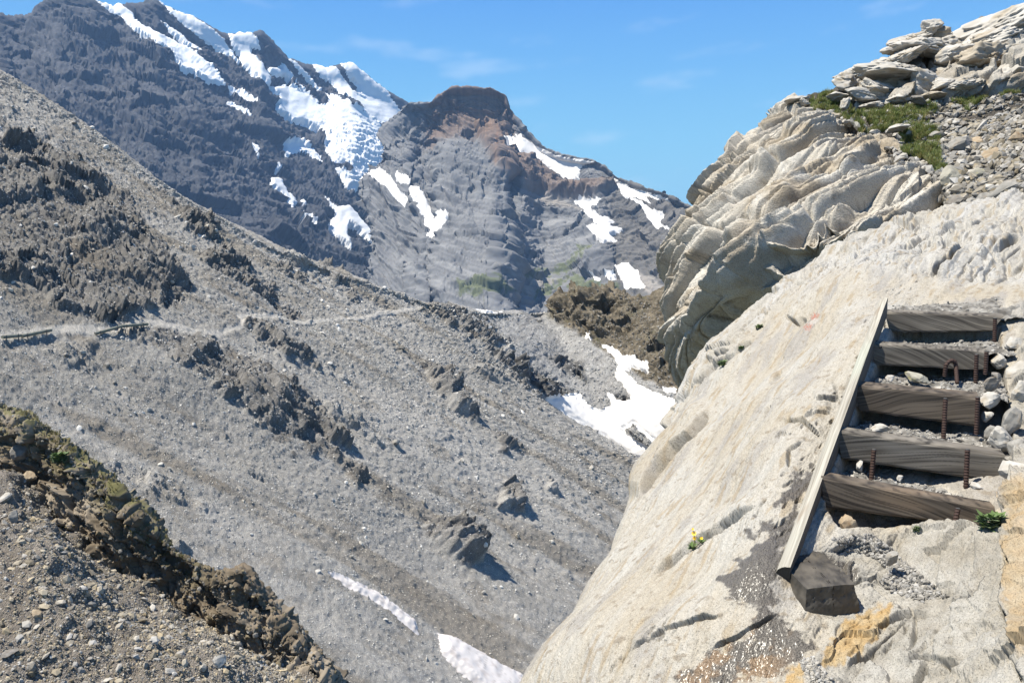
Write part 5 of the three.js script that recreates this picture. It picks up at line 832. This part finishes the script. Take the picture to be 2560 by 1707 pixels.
// a weathered beam whose front face has four given corners; it runs back from them
function beam(seed, TL, TR, BR, BL, thick, lean, look) {
  const tl = V(TL), tr = V(TR), brr = V(BR), bl = V(BL), along = tr.clone().sub(tl), L = along.length(), H = tl.distanceTo(bl);
  const up = tl.clone().sub(bl).normalize(), back = new THREE.Vector3().crossVectors(up, along).normalize();
  const g = new THREE.BoxGeometry(1, 1, 1, 140, 44, 9), p = g.attributes.position, nrm = g.attributes.normal, col = new Float32Array(p.count * 3), o = tl.clone();
  for (let i = 0; i < p.count; i++) {
    const u = p.getX(i) + 0.5, v = 0.5 - p.getY(i), w = 0.5 - p.getZ(i);           // along, down, back
    const a = u * L, b = v * H, c = w * thick, k = woodNoise(a, b, c, seed, lean * (1 + 0.25 * n3(a * 2, seed, 5)));
    const front = nrm.getZ(i) > 0.5, top = nrm.getY(i) > 0.5;
    const e1 = Math.min(v, 1 - v) * H, e2 = Math.min(w, 1 - w) * thick, e3 = Math.min(u, 1 - u) * L;
    let dent = -0.006 * Math.max(0, k[0]) - 0.006 * Math.max(0, k[1]) - 0.0012 * k[2] + 0.004 * n3(a * 6, b * 9, c * 9 + seed);
    const worn = 0.008 * (sm(0.016, 0, e1) * sm(0.016, 0, e2)) * (0.6 + n3(a * 7, seed, 2));
    const q = tl.clone().lerp(tr, u).lerp(bl.clone().lerp(brr, u), v).addScaledVector(back, c);
    q.addScaledVector(up, 0.007 * n3(a * 3.2, seed, 1) * (1 - v)); 
    const n = front ? back.clone().negate() : nrm.getZ(i) < -0.5 ? back.clone() : top ? up.clone() : nrm.getY(i) < -0.5 ? up.clone().negate() : along.clone().normalize().multiplyScalar(Math.sign(nrm.getX(i)));
    const cut = e1 < 0.003 || e2 < 0.003 || e3 < 0.003 ? 0 : dent; q.addScaledVector(n, cut); q.addScaledVector(up, (v < 0.5 ? -1 : 1) * worn).addScaledVector(back, (w < 0.5 ? 1 : -1) * worn);
    p.setXYZ(i, q.x - o.x, q.y - o.y, q.z - o.z);
    const t = clamp(0.5 - 0.7 * k[0] - 0.6 * k[1] + 0.2 * n3(a * 5, b * 12, seed)); let cc = mix3(look[0], look[1], t); cc = mix3(cc, look[2], sm(0.15, 0.6, n3(a * 3 + seed, b * 8, c * 9)) * 0.6); if (k[1] > 0.32) cc = cc.map((z) => z * 0.55);
    col.set(cc, i * 3);
  }
  g.setAttribute('color', new THREE.BufferAttribute(col, 3)); g.computeVertexNormals();
  const m = new THREE.Mesh(g, M_wood); m.position.copy(o); return { m, tl, tr, bl, br: brr, up, back, along: along.clone().normalize(), L, H };
}
const WOOD = [[0.055, 0.047, 0.039], [0.25, 0.222, 0.185], [0.29, 0.265, 0.23]], WOODB = [[0.04, 0.03, 0.022], [0.185, 0.148, 0.112], [0.27, 0.195, 0.13]];
const beamSpec = [
  [1, [2212, 780, 5.62], [2511, 791, 5.32], [2480, 829, 5.33], [2226, 832, 5.62], 0.12, -0.35, WOOD, 'topmost weathered wooden step beam'],
  [2, [2176, 859, 5.14], [2470, 880, 4.86], [2464, 925, 4.86], [2190, 914, 5.14], 0.12, -0.5, WOOD, 'second wooden step beam from the top'],
  [3, [2134, 962, 4.66], [2448, 992, 4.40], [2440, 1068, 4.40], [2150, 1028, 4.66], 0.13, 0.3, WOODB, 'dark split wooden step beam in the middle'],
  [4, [2090, 1074, 4.22], [2514, 1138, 3.98], [2506, 1209, 3.98], [2106, 1149, 4.22], 0.12, 0.22, WOOD, 'second wooden step beam from the bottom'],
  [5, [2054, 1192, 3.86], [2490, 1270, 3.64], [2482, 1322, 3.64], [2060, 1272, 3.86], 0.12, -0.25, WOODB, 'lowest wooden step beam above the wet rock'],
];
const beams = beamSpec.map(([s, a, b, c, d, th, lean, look, label]) => { const B = beam(s * 3.7, P(...a), P(...b), P(...c), P(...d), th, lean, look); put(B.m, 'wooden_step', label, 'wooden step', 'wooden steps of the stairs'); return B; });
// half-round stringer along the left ends
{
  const A = V(P(1952, 1462, 3.40)), B = V(P(2203, 778, 5.62)), dir = B.clone().sub(A), L = dir.length(); dir.normalize();
  const right = new THREE.Vector3(0.93, 0, 0.36).normalize(), up = new THREE.Vector3().crossVectors(dir, right).normalize().multiplyScalar(1); if (up.y < 0) up.negate(); const side = new THREE.Vector3().crossVectors(dir, up).normalize(); if (side.x < 0) side.negate();
  const NS = 260, NR = 60, pos = [], col = [], idx = [], R = 0.074;
  const ring = (k) => { const t = k / (NR - 1); return t < 0.72 ? [Math.PI * (0.5 + t / 0.72), 0] : [0, (t - 0.72) / 0.28]; };
  for (let s = 0; s <= NS; s++) for (let k = 0; k < NR; k++) {
    const a = s / NS * L, [ang, flat] = ring(k); let x, y; const rr = R * (1 + 0.05 * n3(a * 2, 3, 1));
    if (flat) { x = 0; y = lerp(-1, 1, flat) * rr; } else { x = Math.cos(ang) * rr * 0.86; y = Math.sin(ang) * rr; }
    const w = woodNoise(a * 0.6, ang * 0.12 + flat * 0.1, 1, 21, 0.02), d = 1 + (-0.09 * Math.max(0, w[0]) - 0.07 * Math.max(0, w[1]) + 0.05 * n3(a * 3, ang, 9)) * (flat ? 0.3 : 1);
    const c = A.clone().addScaledVector(dir, a).addScaledVector(side, x * d + 0.04).addScaledVector(up, y * d + 0.035); pos.push(c.x - A.x, c.y - A.y, c.z - A.z);
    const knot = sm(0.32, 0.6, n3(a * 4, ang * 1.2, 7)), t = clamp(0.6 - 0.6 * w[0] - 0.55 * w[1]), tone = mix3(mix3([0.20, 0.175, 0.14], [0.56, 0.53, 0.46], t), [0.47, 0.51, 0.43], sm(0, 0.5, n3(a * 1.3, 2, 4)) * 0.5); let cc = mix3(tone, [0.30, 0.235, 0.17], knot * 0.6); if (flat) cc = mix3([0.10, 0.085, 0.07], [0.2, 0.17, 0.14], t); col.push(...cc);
  }
  for (let s = 0; s < NS; s++) for (let k = 0; k < NR - 1; k++) { const a = s * NR + k, b = a + 1, c = a + NR, d = c + 1; idx.push(a, b, c, b, d, c); }
  const g = new THREE.BufferGeometry(); g.setAttribute('position', new THREE.Float32BufferAttribute(pos, 3)); g.setAttribute('color', new THREE.Float32BufferAttribute(col, 3)); g.setIndex(idx); g.computeVertexNormals();
  const grp = new THREE.Group(); grp.position.copy(A); const M2 = M_wood.clone(); M2.side = THREE.DoubleSide; part(grp, 'shaft', g, M2);
  for (const s of [0, NS]) { const cp = [], cc = [], ci = []; const ctr = new THREE.Vector3(); for (let k = 0; k < NR; k++) ctr.add(new THREE.Vector3(...pos.slice((s * NR + k) * 3, (s * NR + k) * 3 + 3))); ctr.multiplyScalar(1 / NR); cp.push(ctr.x, ctr.y, ctr.z); cc.push(0.07, 0.06, 0.05); for (let k = 0; k < NR; k++) { cp.push(...pos.slice((s * NR + k) * 3, (s * NR + k) * 3 + 3)); const t = 0.7 + 0.5 * n3(k * 0.7, s, 1); cc.push(0.11 * t, 0.09 * t, 0.07 * t); if (k < NR - 1) ci.push(0, k + 1, k + 2); } ci.push(0, NR, 1); const e = new THREE.BufferGeometry(); e.setAttribute('position', new THREE.Float32BufferAttribute(cp, 3)); e.setAttribute('color', new THREE.Float32BufferAttribute(cc, 3)); e.setIndex(ci); e.computeVertexNormals(); part(grp, 'cut_end', e, M2); }
  put(grp, 'stringer_log', 'pale silvery half-round log along the left ends of the steps', 'log');
}
// ribbed steel bars that hold the beams
function rebar(px, py, px2, py2, d, d2, label, hook) {
  const A = V(P(px, py, d)), B = V(P(px2, py2, d2)), pts = [A.clone().addScaledVector(B.clone().sub(A).normalize(), -0.05), A, A.clone().lerp(B, 0.5), B];
  if (hook) { const side = new THREE.Vector3(-1, 0, 0.1).normalize(); pts.push(B.clone().add(new THREE.Vector3(-0.008, 0.024, 0)), B.clone().addScaledVector(side, 0.03).add(new THREE.Vector3(0, 0.032, 0)), B.clone().addScaledVector(side, 0.058).add(new THREE.Vector3(0, 0.012, 0)), B.clone().addScaledVector(side, 0.062).add(new THREE.Vector3(0, -0.06, -0.01))); }
  const curve = new THREE.CatmullRomCurve3(pts), n = 150, rad = 10, g = new THREE.TubeGeometry(curve, n, 0.011, rad, false), p = g.attributes.position, c = new Float32Array(p.count * 3), o = new THREE.Vector3();
  const len = curve.getLength();
  for (let i = 0; i < p.count; i++) { const s = Math.floor(i / (rad + 1)), k = i % (rad + 1), t = s / n; curve.getPointAt(t, o); const rib = Math.max(0, Math.cos((t * len / 0.014 + k / rad * 0.7) * TAU)), f = 1 + 0.22 * rib * rib; p.setXYZ(i, o.x + (p.getX(i) - o.x) * f - A.x, o.y + (p.getY(i) - o.y) * f - A.y, o.z + (p.getZ(i) - o.z) * f - A.z); const q = clamp(0.5 + 0.6 * n3(t * 30, k, 2)); c.set(mix3([0.045, 0.026, 0.022], [0.105, 0.058, 0.045], q), i * 3); }
  g.setAttribute('color', new THREE.BufferAttribute(c, 3)); g.computeVertexNormals();
  const grp = new THREE.Group(); grp.position.copy(A); part(grp, 'shaft', g, M_rust);
  if (!hook) { const cap = new THREE.SphereGeometry(0.0115, 10, 6), cc = new Float32Array(cap.attributes.position.count * 3).fill(0.09); cap.setAttribute('color', new THREE.BufferAttribute(cc, 3)); cap.scale(1, 0.45, 1); cap.translate(B.x - A.x, B.y - A.y, B.z - A.z); part(grp, 'tip', cap, M_rust); }
  put(grp, 'rebar_stake', label, 'rebar', 'rusty bars holding the steps');
}
rebar(2488, 836, 2489, 796, 5.27, 5.27, 'rusty bar at the end of the topmost step beam');
rebar(2441, 938, 2443, 886, 4.82, 4.82, 'rusty bar near the end of the second beam from the top');
rebar(2466, 914, 2468, 879, 4.79, 4.79, 'rusty bar at the very end of the second beam from the top');
rebar(2393, 940, 2391, 915, 4.80, 4.84, 'hooked rusty bar in front of the second beam from the top', true);
rebar(2361, 1076, 2365, 997, 4.40, 4.42, 'rusty bar in front of the dark middle beam');
rebar(2443, 1062, 2446, 993, 4.35, 4.35, 'rusty bar at the end of the dark middle beam');
rebar(2181, 1180, 2186, 1124, 4.12, 4.13, 'rusty bar at the left part of the second beam from the bottom');
rebar(2417, 1194, 2420, 1124, 3.97, 3.98, 'rusty bar at the right part of the second beam from the bottom');
rebar(2385, 1328, 2396, 1272, 3.62, 3.64, 'rusty bar in front of the lowest step beam');
// nails
function nail(px, py, d, label) { const a = V(P(px, py, d)), g = new THREE.CylinderGeometry(0.007, 0.008, 0.012, 10); g.rotateX(Math.PI / 2); const c = new Float32Array(g.attributes.position.count * 3).fill(0.05); g.setAttribute('color', new THREE.BufferAttribute(c, 3)); const m = new THREE.Mesh(g, M_rust); m.position.copy(a); put(m, 'bolt_head', label, 'bolt'); }
nail(2203, 868, 5.11, 'dark bolt head in the second beam from the top');

// ------------------------------------------------------------------ treads: dark earth and gravel behind each beam
const treads = beams.map((B, k) => {
  const up = new THREE.Vector3(0, 1, 0), nextB = beams[k - 1], depthBack = nextB ? 0.62 : 0.42, toPxd = (v) => [...toPx(v.x, v.y, v.z), -v.z], net = [];
  const f0 = B.tl.clone().addScaledVector(B.back, 0.10).addScaledVector(B.up, -0.055), f1 = B.tr.clone().addScaledVector(B.back, 0.10).addScaledVector(B.up, -0.05).addScaledVector(B.along, 0.05);
  const g0 = nextB ? nextB.bl.clone().addScaledVector(nextB.back, 0.12).addScaledVector(nextB.up, -0.10) : f0.clone().add(new THREE.Vector3(0.1, 0.05, -0.5)), g1 = nextB ? nextB.br.clone().addScaledVector(nextB.back, 0.12).addScaledVector(nextB.up, -0.10) : f1.clone().add(new THREE.Vector3(0.1, 0.12, -0.4));
  for (let r = 0; r <= 4; r++) { const t = r / 4, row = []; for (let c = 0; c <= 6; c++) { const s = 0.02 + c / 5.4, v = f0.clone().lerp(f1, s).lerp(g0.clone().lerp(g1, s), t); v.y += 0.012 * Math.sin(t * 3.1) + (s > 0.9 ? 0.01 : 0); row.push(toPxd(v)); } net.unshift(row); }
  const pt = patch({ net, nu: 90, nv: 46, uvAxes: [[1, 0, 0], [0, 0, 1]], disp: (x, y, z) => 0.022 * fbm(x / 0.12, y / 0.12, z / 0.12, 3, 0.6) + 0.008 * facets(x / 0.03, y / 0.03, z / 0.03), color: (x, y, z) => mix3([0.10, 0.092, 0.082], [0.34, 0.325, 0.30], clamp(0.45 + 0.9 * fbm(x / 0.07, y / 0.07, z / 0.07, 3, 0.7))) });
  put(new THREE.Mesh(pt.geo(0), M.rock), 'step_tread', ['gravel and earth above the topmost step', 'earth and gravel behind the second beam from the top', 'dark earth tread behind the middle beam', 'dark gravel tread behind the second beam from the bottom', 'gravel tread behind the lowest beam'][k], 'tread', 'gravel treads of the stairs', 'structure');
  return pt;
});
{
  const r = rng(71), names = ['above the topmost step', 'behind the second beam from the top', 'behind the middle beam', 'behind the second beam from the bottom', 'behind the lowest beam'];
  treads.forEach((pt, k) => {
    const n = [0, 16, 18, 26, 34][k], list = [];
    for (let i = 0; i < n; i++) { const w = pt.at(Math.floor(r() * pt.n)); list.push([w, lerp(0.012, 0.034, r() * r())]); }
    for (const [w, s] of list) { const m = new THREE.Mesh(stoneKinds[[0, 1, 2, 4, 5][Math.floor(r() * 5)]], M_block); m.quaternion.copy(qFrom([w.n[0], w.n[1] + 0.6, w.n[2]], r() * TAU)); m.scale.set(s * lerp(1, 1.5, r()), s * lerp(0.45, 0.8, r()), s); m.position.set(w.p[0], w.p[1] + s * 0.2, w.p[2]); put(m, 'stone', `small grey stone lying on the tread ${names[k]}`, 'stone', `stones on the tread ${names[k]}`); }
    rubble('gravel', `fine gravel on the tread ${names[k]}`, [250, 700, 700, 900, 1100][k], 90 + k, (q) => pt.at(Math.floor(q() * pt.n)), (q) => lerp(0.003, 0.014, q() * q()), greyTint(0.2, 0.55, 0.8));
  });
  const big = [[2205, 1070, 4.28, 46, 22, 'pale oblong stone on the tread behind the second lowest beam', 5], [2250, 1195, 3.95, 22, 16, 'bright stone under the second beam from the bottom', 5], [2150, 1165, 4.0, 26, 20, 'pale block stone at the left of the lowest tread', 2], [2225, 945, 4.75, 30, 16, 'white stone on the tread behind the middle beam', 5], [2295, 945, 4.8, 60, 26, 'broad yellowish rock on the tread behind the middle beam', 7], [2440, 1215, 3.75, 30, 12, 'flat pale stone on the lowest tread', 2]];
  big.forEach(([px, py, d, w, h, label, kind]) => { const s = d / F / 2, m = new THREE.Mesh(stoneKinds[kind], M_block); m.position.set(...P(px, py, d)); m.scale.set(w * s * 1.3, h * s * 1.3, w * s * 0.9); m.rotation.set(0.1, px, 0.05); put(m, 'stone', label, 'stone', 'larger stones on the treads'); });
}
// stones of the low wall beside the beams
[[2478, 1000, 4.45, 50, 40, 'white angular stone beside the middle beam', 5], [2532, 1055, 4.28, 52, 66, 'round grey stone wedged right of the middle beam', 4], [2556, 985, 4.5, 50, 46, 'pale stone at the right edge above the wedged stone', 2], [2505, 1100, 4.15, 80, 44, 'flat pale stone behind the end of the second lowest beam', 2], [2478, 1085, 4.28, 34, 30, 'shaded stone in the hollow beside the middle beam', 0], [2552, 925, 4.75, 54, 40, 'pale stone above a dark hole at the right edge', 2], [2480, 965, 4.55, 36, 20, 'dark stone above the white angular stone', 6], [2545, 1180, 3.75, 70, 60, 'pale stone at the end of the second lowest beam', 2], [2500, 905, 4.9, 40, 26, 'low pale stone right of the second beam from the top', 2], [2540, 860, 5.0, 50, 36, 'pale block at the right edge beside the top steps', 5], [2470, 1040, 4.42, 26, 22, 'small pale stone tucked under the white angular stone', 2], [2548, 1120, 4.0, 44, 34, 'grey stone below the wedged round stone', 0], [2520, 1240, 3.6, 50, 34, 'tan stone right of the lowest tread', 3], [2490, 940, 4.7, 24, 16, 'tiny dark stone above the middle beam end', 6], [2558, 1250, 3.5, 40, 50, 'yellowish stone at the right edge above the green plant', 7], [2230, 1392, 3.42, 36, 26, 'loose grey stone lying below the lowest beam', 1], [2120, 1310, 3.72, 50, 40, 'brown crumbly rock under the left end of the lowest beam', 3]].forEach(([px, py, d, w, h, label, kind], k) => { const s = d / F / 2, m = new THREE.Mesh(stoneKinds[kind], M_block); m.position.set(...P(px, py, d + w * s * 0.4)); m.scale.set(w * s * 1.35, h * s * 1.35, w * s * 1.1); m.rotation.set(0.2 * k, k * 1.3, 0.15 * k); put(m, 'stone', label, 'stone', 'stones wedged beside the stairs'); });
rubble('gravel', 'dark gravel in the hollow below the lowest step', 2200, 97, (r) => { const g = gravelHollow; const [x, y] = inPoly(g, r); return slab.pick(x, y); }, (r) => lerp(0.003, 0.014, r() * r()), greyTint(0.16, 0.5, 0.9));
rubble('gravel', 'small gravel pocket at the bottom edge', 500, 98, (r) => { const [x, y] = inPoly(gravelPocket, r); return slab.pick(x, y); }, (r) => lerp(0.003, 0.012, r() * r()), greyTint(0.25, 0.55, 0.9));

// ------------------------------------------------------------------ wet concrete block at the foot of the log
{
  const c = V(P(2030, 1500, 3.42)), g0 = new THREE.BoxGeometry(1, 1, 1, 44, 44, 30), p = g0.attributes.position, col = new Float32Array(p.count * 3);
  for (let i = 0; i < p.count; i++) {
    let x = p.getX(i), y = p.getY(i), z = p.getZ(i); const k = Math.max(Math.abs(x), Math.abs(y), Math.abs(z)), l = Math.hypot(x, y, z), f = lerp(1, k / l * 1.5, 0.12); x *= f; y *= f; z *= f;
    x += 0.10 * y * (x > 0 ? -1 : 0.3); if (y < 0) x *= 1 + 0.55 * y; 
    const X = x * 0.23, Y = y * 0.30, Z = z * 0.34, n = 1 + 0.05 * fbm(X * 12, Y * 12, Z * 12, 4, 0.55), pit = 0.03 * sm(0.42, 0.62, n3(X * 70, Y * 70, Z * 70));
    p.setXYZ(i, X * (n - pit), Y * (n - pit), Z * (n - pit)); const t = clamp(0.5 + 0.7 * fbm(X * 18, Y * 18, Z * 18 + 4, 4, 0.6)); col.set(mix3([0.05, 0.044, 0.036], [0.135, 0.118, 0.095], t), i * 3);
  }
  g0.setAttribute('color', new THREE.BufferAttribute(col, 3)); const g = g0; g.computeVertexNormals();
  const grp = new THREE.Group(); grp.position.copy(c); grp.rotation.set(0.1, 0.12, 0.04); part(grp, 'block', g, new THREE.MeshStandardMaterial({ vertexColors: true, roughness: 0.6, color: new THREE.Color(ALBEDO, ALBEDO, ALBEDO) }));
  const wire = new THREE.TubeGeometry(new THREE.CatmullRomCurve3([[-0.02, -0.02, 0.19], [0, -0.008, 0.2], [0.02, -0.012, 0.2], [0.045, 0.006, 0.2], [0.07, 0.012, 0.195]].map(V)), 24, 0.0016, 6); const wc = new Float32Array(wire.attributes.position.count * 3).fill(0.4); wire.setAttribute('color', new THREE.BufferAttribute(wc, 3)); part(grp, 'wire', wire, M_rust);
  put(grp, 'concrete_block', 'dark wet concrete block at the foot of the silvery log', 'concrete block');
}

// ------------------------------------------------------------------ small plants
function leafGeo(n, seed, spread, up) { const r = rng(seed), pos = [], idx = []; for (let i = 0; i < n; i++) { const a = r() * TAU, h = up * r(), l = lerp(0.5, 1, r()) * spread, w = l * 0.3, ca = Math.cos(a), sa = Math.sin(a), b = pos.length / 3, rise = lerp(-0.1, 0.9, r()) * l; pos.push(0, h, 0, ca * l * 0.5 - sa * w, h + rise * 0.6, sa * l * 0.5 + ca * w, ca * l, h + rise, sa * l, ca * l * 0.5 + sa * w, h + rise * 0.7, sa * l * 0.5 - ca * w); idx.push(b, b + 1, b + 2, b, b + 2, b + 3); } const g = new THREE.BufferGeometry(); g.setAttribute('position', new THREE.Float32BufferAttribute(pos, 3)); g.setIndex(idx); g.computeVertexNormals(); return g; }
const M_leaf = new THREE.MeshPhysicalMaterial({ color: new THREE.Color(0.10, 0.165, 0.04), roughness: 0.8, side: THREE.DoubleSide, transmission: 0.25, thickness: 0 }), M_stem = new THREE.MeshStandardMaterial({ color: new THREE.Color(0.16, 0.2, 0.06), roughness: 0.9 }), M_petal = new THREE.MeshStandardMaterial({ color: new THREE.Color(0.85, 0.52, 0.02), roughness: 0.8, side: THREE.DoubleSide });
{
  const q = slab.pick(1728, 1372) || { p: P(1728, 1372, 4.0) }, g = new THREE.Group(); g.position.set(...q.p); const u = 4.1 / F;
  part(g, 'leaves', leafGeo(30, 3, 0.032, 0.012), M_leaf); const l2 = part(g, 'leaves', leafGeo(22, 4, 0.035, 0.01), M_leaf); l2.position.set(0.045, 0.03, 0.0);
  for (const [x, y, s] of [[0, 46, 1], [2, 34, 0.8], [20, 34, 0.6], [-3, 58, 0.5]]) {
    const e = new THREE.Vector3(x * u, y * u, 0.03), stem = part(g, 'stem', new THREE.TubeGeometry(new THREE.CatmullRomCurve3([new THREE.Vector3(), e.clone().multiplyScalar(0.5).add(new THREE.Vector3(0.008, 0, 0.006)), e]), 12, 0.0016, 6), M_stem);
    const pp = [], pi = []; for (let k = 0; k < 14; k++) { const a = k / 14 * TAU, b = pp.length / 3, ca = Math.cos(a), sa = Math.sin(a); pp.push(0, 0, 0, ca * 0.016 - sa * 0.003, 0.008, sa * 0.016 + ca * 0.003, ca * 0.019, 0.010, sa * 0.019, ca * 0.016 + sa * 0.003, 0.008, sa * 0.016 - ca * 0.003); pi.push(b, b + 1, b + 2, b, b + 2, b + 3); }
    const fg = new THREE.BufferGeometry(); fg.setAttribute('position', new THREE.Float32BufferAttribute(pp, 3)); fg.setIndex(pi); fg.computeVertexNormals(); const f = part(g, 'flower', fg, M_petal); f.position.copy(e); f.scale.setScalar(s * 0.7); f.rotation.set(0.9, 0, 0.2);
  }
  put(g, 'flowering_plant', 'small yellow flowers growing from a crack in the slab', 'plant');
}
function leafyPlant(px, py, surf, size, label, n = 60, seed = 5) { const q = surf.pick(px, py); if (!q) return; const g = new THREE.Group(); g.position.set(q.p[0], q.p[1] - size * 0.1, q.p[2]); for (let k = 0; k < 4; k++) { const m = part(g, 'leaves', leafGeo(n, seed + k, size * 0.55, size * 0.7), M_leaf); m.position.set((k - 1.5) * size * 0.25, size * 0.1 * (k % 2), 0.1 * size * ((k * 3) % 4 - 1.5)); m.rotation.y = k; } put(g, 'green_plant', label, 'plant'); }
leafyPlant(2480, 1322, slab, 0.075, 'bushy green plant at the end of the lowest beam', 70, 11);
leafyPlant(2295, 1326, slab, 0.03, 'tiny green tuft in front of the lowest beam', 30, 17);
leafyPlant(1898, 822, slab, 0.05, 'small green tuft in the flaky rock above the slab', 40, 23); leafyPlant(1806, 915, slab, 0.06, 'green tuft in the crack near the cliff foot', 40, 29); leafyPlant(1848, 870, slab, 0.04, 'tiny green tuft between the two crack tufts', 30, 31);
leafyPlant(145, 1160, rib, 0.45, 'bright green leafy clump on the mossy rib', 120, 37);

// ------------------------------------------------------------------ logs that hold the path on the slope
{
  const logs = [[0, 849, 46, 845, 'retaining log of the path at the left edge'], [48, 846, 122, 829, 'retaining log right of the first one on the path'], [232, 838, 298, 821, 'retaining log at the bend of the path'], [300, 820, 364, 812, 'straight retaining log after the bend of the path']];
  logs.forEach(([x0, y0, x1, y1, label], k) => {
    const a = slope.pick(x0, y0), b = slope.pick(x1, y1); if (!a || !b) return; const A = V(a.p), B = V(b.p); A.x += 0.25; A.y += 0.25; B.x += 0.25; B.y += 0.25; const L = A.distanceTo(B), g = new THREE.CylinderGeometry(0.20, 0.22, L, 12, 30), p = g.attributes.position, c = new Float32Array(p.count * 3);
    for (let i = 0; i < p.count; i++) { const n = n3(p.getX(i) * 6, p.getY(i), p.getZ(i) * 6 + k); p.setX(i, p.getX(i) * (1 + 0.12 * n)); p.setZ(i, p.getZ(i) * (1 + 0.12 * n)); c.set(mix3([0.17, 0.175, 0.14], [0.33, 0.33, 0.27], clamp(0.5 + 0.6 * n)), i * 3); }
    g.setAttribute('color', new THREE.BufferAttribute(c, 3)); g.computeVertexNormals(); const grp = new THREE.Group(); grp.position.copy(A); const m = part(grp, 'log', g, M_wood); m.position.copy(B.clone().sub(A).multiplyScalar(0.5)); m.quaternion.setFromUnitVectors(new THREE.Vector3(0, 1, 0), B.clone().sub(A).normalize());
    for (const t of [0.15, 0.8]) { const s = new THREE.CylinderGeometry(0.05, 0.045, 1.0, 8), sc = new Float32Array(s.attributes.position.count * 3).fill(0.14); s.setAttribute('color', new THREE.BufferAttribute(sc, 3)); const w = part(grp, 'stake', s, M_wood); w.position.copy(B.clone().sub(A).multiplyScalar(t)).add(new THREE.Vector3(0.22, -0.25, 0.12)); }
    put(grp, 'retaining_log', label, 'log', 'logs along the path');
  });
}
// ------------------------------------------------------------------ hut far off on the falling crest
if (hutSpot) {
  const g = new THREE.Group(); g.position.set(hutSpot.p[0], hutSpot.p[1] + 6, hutSpot.p[2] + 4); const M_hut = new THREE.MeshStandardMaterial({ color: new THREE.Color(0.07, 0.06, 0.055), roughness: 0.9 }), M_roof = new THREE.MeshStandardMaterial({ color: new THREE.Color(0.045, 0.045, 0.05), roughness: 0.8 });
  const w = part(g, 'wall', new THREE.BoxGeometry(13, 16, 8), M_hut); w.position.y = 0;
  const s = new THREE.Shape(); s.moveTo(-7, 0); s.lineTo(7, 0); s.lineTo(0, 4.2); s.closePath(); const rf = part(g, 'roof', new THREE.ExtrudeGeometry(s, { depth: 9.4, bevelEnabled: false }), M_roof); rf.position.set(0, 8, -4.7);
  put(g, 'mountain_hut', 'tiny dark hut standing on the falling crest of the far mountain', 'hut');
}
renderer.render(scene, camera);
